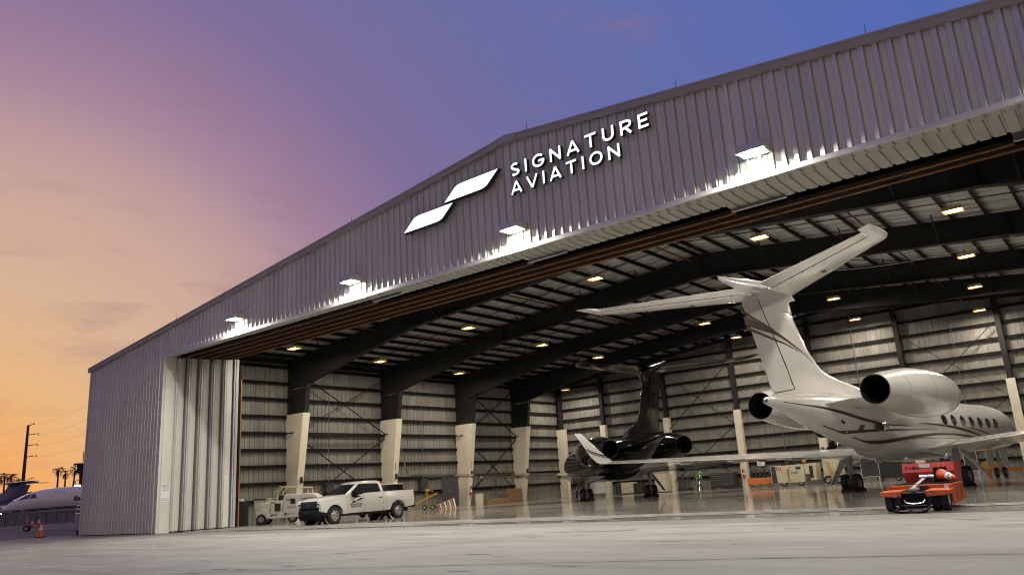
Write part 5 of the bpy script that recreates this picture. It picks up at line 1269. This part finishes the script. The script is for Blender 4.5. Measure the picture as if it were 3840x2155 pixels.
MB().box(-0.55, 0.55, -0.4, 0.4, 0.2, 0.95).build('body', m_cart, t, bevel=0.02); MB().box(-0.5, 0.5, -0.35, 0.35, 0.95, 1.02).build('lid', m_sealw, t)
for x in (-0.4, 0.4): wheel(t, (x, -0.36, 0.14), 0.14, 0.08, 14)
# tool chest
xa, xb_ = 18.82, 20.65
t = thing('tool_chest', 'wide black tool chest with chrome drawer pulls at the back wall', 'tool chest', ((xa + xb_) / 2, YR, 0)); w = xb_ - xa
MB().box(-w / 2, w / 2, -0.3, 0.3, 0.12, 1.12).build('case', m_blk, t, bevel=0.015)
for c in range(2):
    for k in range(6):
        x0 = -w / 2 + 0.05 + c * (w * 0.42); x1 = x0 + (w * 0.40 if c == 0 else w * 0.50); z = 0.22 + 0.145 * k
        d = MB().box(x0, x1, -0.318, -0.302, z, z + 0.125).build('drawer', m_grey, t); MB().box(x0 + 0.02, x1 - 0.02, -0.34, -0.319, z + 0.095, z + 0.12).build('pull', m_chrome, d)
MB().box(-w / 2, w / 2, -0.28, 0.28, 1.12, 1.16).build('top_mat', m_wood, t)
for x in (-w / 2 + 0.15, w / 2 - 0.15): MB().lathe([(-0.03, 0), (-0.03, 0.06), (0.03, 0.06), (0.03, 0)], 12, 'x', (x, -0.2, 0.06)).build('castor', m_blk, t)
# step ladder and hose reel
xa = 17.98
t = thing('step_ladder', 'aluminium step ladder standing open near the back wall', 'ladder', (xa, 34.3, 0))
for s in (-1, 1):
    MB().beam((s * 0.25, -0.45, 0), (s * 0.18, 0, 1.3), 0.05, 0.03).build('rail', m_chrome, t); MB().beam((s * 0.25, 0.45, 0), (s * 0.18, 0, 1.3), 0.05, 0.03).build('rail', m_chrome, t)
for k in range(4): MB().box(-0.24, 0.24, -0.36 + 0.09 * k, -0.26 + 0.09 * k, 0.26 + 0.27 * k, 0.29 + 0.27 * k).build('step', m_chrome, t)
t = thing('hose_reel', 'green hose reel between the ladder and the tool chest', 'hose reel', (18.29, 33.8, 0))
MB().lathe([(-0.06, 0.12), (-0.06, 0.20), (0.06, 0.20), (0.06, 0.12)], 20, 'y', (0, 0, 1.0)).build('reel', m_grn, t)
MB().beam((-0.2, 0, 0), (0, 0, 1.0), 0.05, 0.05).build('stand', m_blk, t); MB().beam((0.2, 0, 0), (0, 0, 1.0), 0.05, 0.05).build('stand', m_blk, t)
t = thing('chain_stand', 'dark equipment stand with hanging gear left of the step ladder', 'stand', (16.89, 34.4, 0))
MB().box(-0.5, 0.5, -0.25, 0.25, 0.05, 0.2).build('base', m_blk, t)
for k in range(6): MB().tube([(-0.42 + 0.17 * k, -0.1, 0.2), (-0.4 + 0.16 * k, 0.0, 0.9 + 0.12 * (k % 3))], 0.05, 8).build('rod', m_grey, t)
# orange cart
xa, xb_ = 21.80, 23.48; w = xb_ - xa
t = thing('jack_cart', 'orange flat cart loaded with dark jacks at the back wall', 'cart', ((xa + xb_) / 2, 34.2, 0))
MB().box(-w / 2, w / 2, -0.35, 0.35, 0.18, 0.62).build('tub', m_ostk, t, bevel=0.02)
for k in range(5):
    x = -w / 2 + 0.2 + k * (w - 0.4) / 4
    MB().lathe([(0.6, 0.11), (0.95, 0.11), (0.97, 0.05), (1.15 + 0.06 * (k % 2), 0.05), (1.17 + 0.06 * (k % 2), 0.0)], 12, 'z', (x, 0.0, 0)).build('jack', m_blk, t)
    MB().tube([(x, 0, 1.0), (x + 0.2, 0.05, 1.2)], 0.02, 6).build('lever', m_blk, t)
for x in (-w / 2 + 0.2, 0, w / 2 - 0.2): wheel(t, (x, -0.34, 0.12), 0.12, 0.07, 14)
# cream power unit 51500
xa, xb_ = 24.16, 25.97; w = xb_ - xa
t = thing('power_unit', 'cream ground power unit numbered 51500 at the back wall', 'power unit', ((xa + xb_) / 2, 33.6, 0))
b_ = MB().prism([(-w / 2 + 0.06, 0.22), (w / 2 - 0.06, 0.22), (w / 2, 0.35), (w / 2, 1.33), (-w / 2 - 0.04, 1.30), (-w / 2, 0.35)], 1, -0.5, 0.5).build('body', m_crm, t, bevel=0.02)
MB().box(-w / 2 - 0.36, -w / 2 - 0.03, -0.45, 0.45, 0.25, 1.28).build('radiator', m_grey, t); 
for z0, z1 in ((0.25, 1.26),):
    for y in (-0.46, 0.46): MB().tube([(-w / 2 - 0.36, y, 0.2), (-w / 2 - 0.37, y, 1.3), (-w / 2 - 0.03, y, 1.32)], 0.02, 6).build('frame_tube', m_crm, t)
e_ = MB().prism([(w / 2 + 0.02, 0.7), (w / 2 + 0.3, 0.7), (w / 2 + 0.35, 0.3), (w / 2 + 0.72, 0.3), (w / 2 + 0.78, 1.35), (w / 2 + 0.02, 1.35)], 1, -0.45, 0.45).build('end_cabinet', m_crm, t, bevel=0.02)
MB().box(w / 2 + 0.33, w / 2 + 0.55, -0.463, -0.452, 0.45, 1.2).build('end_panel', m_blk, e_)
for x, m_ in ((-w / 2 + 0.18, m_rext), (w / 2 - 0.35, m_grey)): MB().box(x - 0.16, x + 0.16, -0.512, -0.504, 1.03, 1.2).build('placard', m_, b_)
MB().box(-w / 2 + 0.10, -w / 2 + 0.14, -0.516, -0.513, 1.06, 1.17).build('placard_mark', m_lblw, b_); MB().box(-w / 2 + 0.2, -w / 2 + 0.28, -0.516, -0.513, 1.06, 1.14).build('placard_mark', m_lblw, b_)
text('unit_number', '51500', m_print, b_, 0.17, (0.05, -0.505, 0.78), (PI / 2, 0, 0), 0.001, 0.004); text('unit_number', '77', m_print, b_, 0.12, (-0.02, -0.505, 1.12), (PI / 2, 0, 0), 0.001, 0.003)
MB().tube([(-0.1, -0.56, 0.3), (-0.13, -0.56, 0.85)], 0.04, 8).tube([(-0.13, -0.56, 0.9), (-0.13, -0.56, 1.08)], 0.06, 10).build('tow_handle', m_yel, t)
for x in (-w / 2 + 0.4, w / 2 - 0.3): wheel(t, (x, -0.4, 0.2), 0.2, 0.14, 16)
MB().box(-0.6, 0.3, -0.3, 0.3, 1.31, 1.42).build('top_gear', m_blk, t)
# cream trailer with yellow tow handle
xa, xb_ = 27.24, 28.26; w = xb_ - xa
t = thing('box_trailer', 'cream box trailer with yellow tow handle behind the jet left wheels', 'trailer', ((xa + xb_) / 2, 33.4, 0))
MB().box(-w / 2, w / 2, -0.5, 0.5, 0.62, 1.55).build('body', m_crm, t, bevel=0.02); MB().box(-w / 2, w / 2, -0.5, 0.5, 0.52, 0.61).build('frame', m_crm, t)
MB().tube([(-0.15, -0.6, 1.35), (0.0, -0.7, 0.8), (0.1, -0.8, 0.35)], 0.05, 8).tube([(-0.1, -0.75, 0.3), (0.1, -0.75, 0.5), (0.35, -0.75, 0.3)], 0.05, 8).build('tow_handle', m_yel, t)
for x in (-w / 2 + 0.2, w / 2 - 0.2): wheel(t, (x, -0.42, 0.26), 0.26, 0.16, 16)
MB().box(-w / 2, w / 2, -0.2, 0.2, 0.3, 0.52).build('axle', m_blk, t)
# framed screens
def screen(label, x0, x1, y, z0, z1):
    t = thing('framed_screen', label, 'screen', ((x0 + x1) / 2, y, 0), 0, 'framed dark screens'); w = (x1 - x0) / 2
    MB().box(-w, w, -0.02, 0.02, z0, z1).build('mesh_panel', m_grey, t)
    for a in ((-w - 0.03, -w, z0 - 0.03, z1 + 0.03), (w, w + 0.03, z0 - 0.03, z1 + 0.03), (-w, w, z1, z1 + 0.03), (-w, w, z0 - 0.03, z0)): MB().box(a[0], a[1], -0.03, 0.03, a[2], a[3]).build('frame', m_sealw, t)
    MB().box(-0.14, 0.14, -0.035, -0.025, (z0 + z1) / 2 + 0.1, (z0 + z1) / 2 + 0.3).build('hatch', m_blk, t)
    for x in (-w, w): MB().box(x - 0.03, x + 0.03, -0.25, 0.25, 0.0, z0 - 0.03).build('foot', m_sealw, t)
screen('dark framed screen seen between the white jet wheels', 29.64, 30.63, 32.5, 0.35, 1.40)
screen('dark framed screen behind the white jet right gear door', 35.05, 35.67, 33.5, 0.35, 1.40)
t = thing('dark_generator', 'dark green machine behind the red tow tractor', 'generator', (31.12, 33, 0)); MB().box(-0.7, 0.75, -0.5, 0.5, 0.2, 1.35).build('body', m_dgrn, t, bevel=0.03)
for k in range(6): MB().box(-0.6 + 0.22 * k, -0.45 + 0.22 * k, -0.515, -0.502, 0.4, 1.1).build('louvre', m_blk, t)
for x in (-0.5, 0.5): wheel(t, (x, -0.42, 0.2), 0.2, 0.14, 14)
xa = 36.30; xb_ = xa + 3.3
t = thing('orange_stand', 'orange low stand with a framed box behind the nose wheel', 'stand', ((xa + xb_) / 2, 31, 0)); w = xb_ - xa
MB().box(-w / 2, w / 2, -0.2, 0.2, 0.28, 0.42).build('beam', m_ostk, t)
for x in (-w / 2 + 0.2, w / 2 - 0.2): MB().box(x - 0.06, x + 0.06, -0.3, 0.3, 0, 0.28).build('leg', m_ostk, t)
MB().box(-w / 2, -w / 2 + 0.9, -0.25, 0.25, 0.42, 0.78).build('box', m_yel, t, bevel=0.02)
for a, b_ in (((0.3, 0.42), (0.35, 1.3)), ((0.35, 1.3), (1.35, 1.3)), ((1.35, 1.3), (1.4, 0.42))): MB().beam((a[0], 0, a[1]), (b_[0], 0, b_[1]), 0.05, 0.05).build('frame', m_sealw, t)
MB().box(0.42, 1.28, -0.02, 0.02, 0.5, 1.22).build('panel', m_grey, t)
# notice and vent on the back wall
t = thing('notice', 'white notice plate on the back wall above the orange cart', 'notice', (22.25, YB - 0.21, 1.62)); MB().box(-0.27, 0.27, -0.01, 0.01, -0.2, 0.2).build('plate', m_lblw, t)
for k in range(3): MB().box(-0.2, 0.2 - 0.08 * k, -0.013, -0.011, 0.1 - 0.11 * k, 0.13 - 0.11 * k).build('text_line', m_grey, t)
t = thing('call_point', 'orange call point on the back wall above the cream power unit', 'call point', (25.24, YB - 0.23, 1.62)); MB().box(-0.14, 0.14, -0.05, 0.03, -0.18, 0.18).build('case', m_ostk, t, bevel=0.02); MB().lathe([(-0.07, 0.0), (-0.07, 0.05), (-0.05, 0.05)], 12, 'y').build('button', m_lblw, t)
t = thing('wall_vent', 'dark louvred vent high on the back wall left of the white engine', 'vent', (32.0, YB - 0.24, 6.55)); MB().box(-0.55, 0.55, -0.02, 0.02, -0.35, 0.35).build('backing', m_dark, t)
for k in range(6): MB().box(-0.55, 0.55, -0.06, -0.022, -0.33 + 0.115 * k, -0.30 + 0.115 * k).build('slat', m_girt, t)
# chocks at the jets
def chock(label, x, y, rz):
    t = thing('wheel_chock', label, 'chock', (x, y, 0), rz, 'wheel chocks')
    for s in (-1, 1): MB().prism([(-0.09, 0.0), (0.09, 0.0), (0.0, 0.13)], 0, -0.3, 0.3).xf(Matrix.Translation((0, s * 0.48, 0))).build('wedge', m_tblk, t)
    MB().tube([(0.28, -0.48, 0.03), (0.32, 0.0, 0.01), (0.28, 0.48, 0.03)], 0.012, 6).build('rope', m_yel, t)
def jl(r, x, y): return r.matrix_basis @ Vector((x, y, 0))
for (r, lab) in ((white, 'white jet'), (black, 'black jet')):
    for sg, n_ in ((1, 'left'), (-1, 'right')):
        p = jl(r, 0, sg * 2.22); chock('black chocks at the ' + lab + ' ' + n_ + ' main wheels', p.x, p.y, r.rotation_euler.z - PI / 2)
# hanging cable across the bays
o = MB().tube([(31.2 + 0.9 * i, 17.2 + 0.12 * i, 10.1 - 0.02 * i - 0.55 * math.sin(PI * i / 12)) for i in range(13)], 0.012, 5).build('hanging_cable', m_sealw); tag(o, 'thin pale cable slung under the roof right of the white tail', 'cable')
# door dimension plate
t = thing('dimension_sign', 'small white door dimension sign low on the door jamb', 'sign', (XJ + 0.006, 0.36, 1.78)); t.rotation_euler = (0, 0, PI / 2)
MB().box(-0.24, 0.24, -0.008, 0.0, -0.40, 0.40).build('plate', m_lblw, t)
for i, (s, sz, z) in enumerate((('HANGAR DOOR', 0.058, 0.33), ('DIMENSIONS', 0.058, 0.26), ('Width 160 ft', 0.062, 0.17), ('Height 28 ft', 0.062, 0.09), ('Largest Aircraft Allowed', 0.036, -0.26), ('GLOBAL EXPRESS 6000', 0.042, -0.34))):
    text('lettering', s, m_print, t, sz, (0, -0.0095, z), (PI / 2, 0, 0), 0.0005, 0.001, 'CENTER')

# by the end of the stacked doors
t = thing('black_cabinet', 'black cabinet in the dark corner just inside the stacked doors', 'cabinet', (6.15, 5.15, 0), rad(40))
MB().box(-0.62, 0.45, -0.4, 0.4, 0.0, 1.15).build('case', m_blk, t, bevel=0.015); MB().box(-0.64, 0.47, -0.42, 0.42, 1.15, 1.18).build('top', m_grey, t)
MB().cb((-0.3, -0.1, 1.26), (0.2, 0.2, 0.16)).build('drill_case', m_ostk, t, bevel=0.02); MB().cb((0.2, -0.1, 1.25), (0.25, 0.2, 0.13)).build('radio', m_lblw, t, bevel=0.02)
t = thing('spill_tub', 'dark grey tub with a pale lining beside the black cabinet', 'tub', (7.0, 6.15, 0), rad(40))
MB().hexa([(-0.3, -0.3, 0.1), (0.35, -0.3, 0.1), (0.35, 0.3, 0.1), (-0.3, 0.3, 0.1), (-0.42, -0.4, 1.2), (0.45, -0.4, 1.2), (0.45, 0.4, 1.2), (-0.42, 0.4, 1.2)]).build('tub', m_cart, t, bevel=0.02); MB().box(-0.3, 0.3, -0.28, 0.28, 0.0, 0.1).build('base', m_blk, t); MB().box(-0.45, 0.48, -0.43, 0.43, 1.2, 1.27).build('rim', m_grey, t)
# hanging conduits inside the door post
o = None
t = thing('conduit_run', 'thin vertical conduits on the side wall behind the door post', 'conduit', (5.42, 4.6, 0))
for k in range(3): MB().tube([(0, 0.14 * k, 0.0), (0, 0.14 * k, 8.4)], 0.018, 6).build('conduit', m_grille, t)

# pipes and panels on the walls
m_pipe = mat('pipe_red', (0.12, 0.03, 0.022), 0.5, 0, var=0.2)
for i, (x, lab) in enumerate(((12.9, 'nearest the side wall'), (20.2, 'second from the side wall'), (28.0, 'under the ridge'), (36.4, 'right of the white tail'))):
    t = thing('sprinkler_pipe', 'dark red sprinkler pipe running under the roof, ' + lab, 'pipe', (x, 4.2, itop(x) - 0.28))
    MB().tube([(0, 0, 0), (0, 31, 0)], 0.045, 8).build('main', m_pipe, t)
    for k in range(10): MB().tube([(0, 1.5 + 3.1 * k, 0), (0, 1.5 + 3.1 * k, -0.16)], 0.016, 6).build('sprinkler_head', m_chrome, t)
for i, (x, z0, z1, lab) in enumerate(((12.6, 0.4, 8.8, 'left of the black jet fin'), (24.1, 0.4, 9.8, 'left of the white fin'), (29.6, 0.4, 10.3, 'behind the white engine'), (35.4, 0.4, 10.0, 'near the right edge'))):
    t = thing('wall_conduit', 'thin vertical conduit on the back wall ' + lab, 'conduit', (x, YB - 0.24, 0)); MB().tube([(0, 0, z0), (0, 0, z1)], 0.02, 6).build('tube', m_grille, t)
    MB().box(-0.16, 0.16, -0.06, 0.02, z0 + 0.9, z0 + 1.4).build('junction_box', m_grey, t, bevel=0.01)
for i, (y, lab) in enumerate(((11.6, 'between the first two columns'), (19.4, 'behind the pickup bed'))):
    t = thing('breaker_panel', 'grey electrical panel on the side wall ' + lab, 'electrical panel', (XW + 0.24, y, 1.55)); MB().box(-0.04, 0.12, -0.3, 0.3, -0.42, 0.42).build('case', m_grey, t, bevel=0.01); MB().box(0.122, 0.13, -0.26, 0.26, -0.38, 0.38).build('door', m_grey, t)
    MB().tube([(0.02, 0, 0.42), (0.02, 0, 5.5)], 0.02, 6).build('riser', m_grille, t)
# ------------------------------------------------------------------ outdoors, left of the hangar
cone('orange cone standing alone near the hangar corner', (-4.0, -0.35, 0))
cone('orange cone half hidden by the covered cage trailer', (-3.05, 1.55, 0), 0.68)
# parked jets
hdir = math.atan2(-0.60, -0.80)           # nose heading
p = Vector((-29.01, 5.94, 1.81))
lj_loc = Vector((p.x, p.y, 0)) - Vector((-0.60, -0.80, 0)) * 16.65 * 0.87
ljet = make_jet('parked_jet', 'white jet with a dark belly line parked outdoors, nose to the left', (lj_loc.x, lj_loc.y, 0), hdir, 0.87, 0.0, m_jetw, m_jetw, m_jetw, False, dict(cockpit=True, door=True, ng=2.25))
p = Vector((-72.14, 22.01, 1.49))
h2 = Vector((-0.50, -0.866, 0)); a2 = math.atan2(h2.x, h2.y)
l2 = Vector((p.x, p.y, 0)) + h2 * 9.5 * 0.74
rjet = make_jet('parked_jet', 'blue and white jet with a dark tail parked behind the outdoor jet', (l2.x, l2.y, 0), a2, 0.74, 0.0, m_jetw, m_jetblue, m_jetblue, False, dict(cockpit=True))
# covered cage trailer by the wall
m_tarp = mat('tarp_grey', (0.30, 0.28, 0.26), 0.8, 0, var=0.2, vscale=2, bump=0.3, bscale=5)
t = thing('cage_trailer', 'grey covered trailer with a curved tube cage against the hangar corner', 'trailer', (-1.35, 1.0, 0), rad(-15))
MB().prism([(-0.85, 0.25), (0.85, 0.25), (0.80, 1.10), (-0.80, 1.10)], 1, -0.6, 1.4).build('tarp', m_tarp, t, bevel=0.05)
for k in range(6):
    y = -0.55 + 0.38 * k; MB().tube([(-0.82, y, 1.05), (-0.82, y, 1.55), (-0.70, y, 1.85), (-0.40, y, 2.0), (0.4, y, 2.0), (0.8, y, 1.8), (0.82, y, 1.05)], 0.03, 8).build('cage_hoop', m_sealw, t)
for z, x in ((1.12, -0.83), (1.32, -0.83), (1.52, -0.83), (1.72, -0.79)): MB().tube([(x, -0.55, z), (x, 1.35, z)], 0.022, 6).build('cage_rail', m_sealw, t)
for z in (1.12, 1.32, 1.52, 1.72): MB().tube([(-0.82, -0.56, z), (0.8, -0.56, z)], 0.022, 6).build('cage_rail', m_sealw, t)
for x in (-0.6, 0.6): MB().box(x - 0.12, x + 0.12, -0.5, 1.2, 0.0, 0.25).build('skid', m_blk, t)
# blast fence
m_con = mat('concrete_grey', (0.20, 0.20, 0.22), 0.8, 0, var=0.2)
t = thing('blast_fence', 'low concrete barrier row behind the parked jets', 'fence', (0, 0, 0))
pa, pb = Vector((-109.91, 25.09, 1.53)), Vector((-92.00, 39.36, 1.09))
n = 14
for i in range(n):
    a_, b_ = pa.lerp(pb, i / n), pa.lerp(pb, (i + 0.9) / n)
    MB().beam((a_.x, a_.y, 0.9), (b_.x, b_.y, 0.9), 0.35, 1.9).build('panel', m_con, t)
# far buildings with lit windows
m_far = mat('far_building', (0.05, 0.048, 0.055), 0.8, 0, var=0.1)
m_farw = mat('far_roof', (0.35, 0.34, 0.36), 0.7)
m_lit = mat('lit_window', (0.9, 0.9, 0.85), 0.4, emit=(0.95, 1.0, 0.95), es=6)
def building(label, a_, b_, h, roofm, lits):
    c = (a_ + b_) / 2; d = (b_ - a_); ang = math.atan2(d.y, d.x); w = d.length / 2
    t = thing('distant_building', label, 'building', (c.x, c.y, 0), ang)
    MB().box(-w, w, 0, 14, 0, h).build('wall', m_far, t); MB().box(-w - 0.3, w + 0.3, -0.6, 14.3, h, h + 0.5).build('roof', roofm, t)
    for (x, z, s) in lits: MB().box(x * w - s, x * w + s, -0.06, -0.01, z - s * 0.5, z + s * 0.5).build('window', m_lit, t)
building('long dark building with a pale roof and lights at the far left', Vector((-167.85, 38.40, 2.09)), Vector((-153.21, 50.32, 0.93)), 6.2, m_farw, [(0.62, 4.4, 0.7), (0.74, 4.2, 0.5), (0.83, 4.5, 0.6), (0.9, 4.0, 0.4), (0.55, 2.4, 0.8), (0.3, 4.4, 0.5)])
building('low dark building right of the power pole', Vector((-176.16, 58.54, 0.90)), Vector((-172.91, 61.19, 0.64)), 4.6, m_far, [(-0.3, 3.0, 0.4), (0.4, 2.8, 0.35)])
building('small dark building behind the parked jet cabin', Vector((-160.55, 57.79, 0.59)), Vector((-151.89, 64.85, -0.10)), 4.2, m_far, [(0.5, 3.4, 0.4)])
# control tower edge
q_ = Vector((-182.91, 75.62, 12.77))
t = thing('control_tower', 'slim tower with a flat cab just left of the hangar corner', 'tower', (q_.x, q_.y, 0))
MB().lathe([(0, 0.8), (q_.z - 1.0, 0.6), (q_.z - 0.8, 1.2), (q_.z - 0.2, 1.6)], 12, 'z').build('shaft', m_far, t); MB().lathe([(q_.z - 0.2, 1.4), (q_.z + 1.3, 1.6)], 12, 'z').build('cab', m_glass, t)
MB().lathe([(q_.z + 1.3, 2.3), (q_.z + 1.7, 2.2), (q_.z + 1.7, 0)], 12, 'z').build('roof', m_far, t); MB().tube([(0, 0, q_.z + 2), (0, 0, q_.z + 5)], 0.12, 6).build('mast', m_far, t)
q_ = Vector((-108.52, 44.44, 6.01))
t = thing('floodlight_post', 'short lit floodlight post beside the hangar corner', 'floodlight', (q_.x, q_.y, 0)); MB().tube([(0, 0, 0), (0, 0, q_.z)], 0.12, 8).build('pole', m_far, t); MB().cb((0, 0, q_.z), (0.9, 0.9, 0.6)).build('head', m_far, t)
MB().cb((0.48, -0.48, q_.z), (0.75, 0.75, 0.45)).build('lens', m_lit, t)
# power pole, wires
pl = Vector((-127.97, 42.05, 6.63)); tp = Vector((-124.43, 40.86, 18.78))
m_pole = mat('pole_steel', (0.06, 0.055, 0.055), 0.7)
t = thing('power_pole', 'tall dark power pole with four cross arms against the sunset', 'power pole', (pl.x, pl.y, 0))
H_ = tp.z; dxy = (Vector((-123.29, 42.02, 17.97)) - Vector((-124.90, 40.71, 18.10))); dxy.z = 0; dxy.normalize()
MB().tube([(0, 0, 0), (0, 0, H_)], [0.42, 0.22], 10).build('shaft', m_pole, t)
wires = []
for z, l_, up in ((H_ - 0.2, 1.25, 0.5), (H_ - 1.9, 2.2, 0.15), (H_ - 4.0, 2.2, 0.15), (H_ - 6.2, 2.2, 0.2)):
    e = dxy * l_; MB().tube([(0, 0, z), (e.x, e.y, z + up)], [0.10, 0.06], 6).build('cross_arm', m_pole, t)
    MB().tube([(e.x, e.y, z + up), (e.x, e.y, z + up - 0.35)], 0.07, 6).build('insulator', m_pole, t)
    wires.append((e, z + up - 0.35))
m_wire = mat('wire', (0.12, 0.08, 0.06), 0.8)
names = ['topmost', 'second', 'third', 'lowest']
far = Vector((-81.39, 34.33, 13.86)) - pl; far.z = 0
nea = Vector((-118.88, 26.01, 17.26)) - pl; nea.z = 0
for (e, z), nm in zip(wires, names):
    pts = []
    A = Vector((pl.x + e.x, pl.y + e.y, z))
    for k in range(13):
        f = k / 12; pts.append(A + far * 1.3 * f + Vector((0, 0, -2.2 * 4 * f * (1 - f) * 0.35)))
    o = MB().tube(pts, 0.010, 4).build('power_line', m_wire); tag(o, nm + ' wire running right from the power pole to the hangar', 'wire', 'power lines')
    B_ = Vector((pl.x, pl.y, z - 0.4)); pts = [B_ + nea * 1.3 * (k / 12) + Vector((0, 0, -3.0 * (k / 12) - 1.2 * 4 * (k / 12) * (1 - k / 12))) for k in range(13)]
    o = MB().tube(pts, 0.009, 4).build('power_line', m_wire); tag(o, nm + ' wire running left from the power pole out of the picture', 'wire', 'power lines')
# palms
m_trunk = mat('palm_trunk', (0.07, 0.05, 0.035), 0.9, 0, var=0.3, vscale=4)
m_frond = mat('palm_frond', (0.035, 0.045, 0.02), 0.7, 0, var=0.3, vscale=2)
def palm(label, q, sc, seed):
    r = random.Random(seed); H = q.z
    t = thing('palm_tree', label, 'palm tree', (q.x, q.y, 0), r.uniform(0, 6), 'palms against the sunset')
    b = r.uniform(-0.5, 0.5)
    MB().tube([(b * (k / 8) ** 2 * 1.0 - b, 0, H * k / 8) for k in range(9)], [0.34 - 0.16 * k / 8 for k in range(9)], 8).build('trunk', m_trunk, t)
    cr = MB()
    for i in range(22):
        a = r.uniform(0, 2 * PI); el_ = r.uniform(-0.8, 1.2); L_ = r.uniform(1.1, 1.7) * sc; d = Vector((math.cos(a), math.sin(a), 0))
        p = Vector((0, 0, H)); pts = [p.copy()]; e = el_
        for k in range(9):
            p = p + (d * math.cos(e) + Vector((0, 0, math.sin(e)))) * L_ / 9; e -= 0.06 + 0.045 * k; pts.append(p.copy())
        sd = Vector((-d.y, d.x, 0))
        for k in range(1, 10):
            w = L_ * 0.22 * math.sin(PI * (k + 0.6) / 11) ** 0.7
            for s in (-1, 1):
                bp = pts[k]; tip = bp + sd * s * w + (pts[k] - pts[k - 1]) * 1.4 + Vector((0, 0, -w * r.uniform(0.25, 0.8)))
                ax = (pts[k] - pts[k - 1]) * 0.42
                cr.add([bp - ax, bp + ax, tip], [(0, 1, 2)])
    cr.build('crown', m_frond, t)
PALMS = [(-176.88, 67.28, 12.59, 1.35, 'leftmost palm of the group by the hangar corner'),
         (-181.14, 70.71, 11.94, 1.1, 'second palm of the group by the hangar corner'),
         (-168.09, 67.82, 12.04, 1.3, 'third palm of the group by the hangar corner'),
         (-172.04, 71.27, 12.07, 1.2, 'palm cut off by the hangar corner'),
         (-177.60, 54.19, 10.69, 1.2, 'palm at the very left edge of the picture'),
         (-182.15, 56.85, 11.70, 1.2, 'second palm from the left edge'),
         (-175.25, 56.00, 10.82, 1.4, 'dense palm left of the power pole'),
         (-185.60, 61.12, 10.43, 1.1, 'small palm right beside the power pole')]
for i, (x_, y_, z_, s_, lab) in enumerate(PALMS): palm(lab, Vector((x_, y_, z_)), s_, 40 + i)
# street lights far off
for q, lab in ((Vector((-206.64, 83.69, 11.33)), 'far street light arm right of the palms'), (Vector((-217.96, 74.38, 12.46)), 'far street light arm by the power pole')):
    t = thing('street_light', lab, 'street light', (q.x, q.y, 0), 0, 'far street lights'); MB().tube([(0, 0, 0), (0, 0, q.z - 0.6), (1.0, 1.2, q.z)], 0.13, 6).build('pole', m_far, t); MB().cb((1.2, 1.4, q.z), (0.9, 0.5, 0.2)).build('head', m_far, t)
cone('small far cone below the parked jet, left one', tuple(Vector((-52.42, 16.82, 0.55)).xy) + (0,), 0.8); cone('small far cone below the parked jet, right one', tuple(Vector((-54.10, 18.13, 0.55)).xy) + (0,), 0.9)
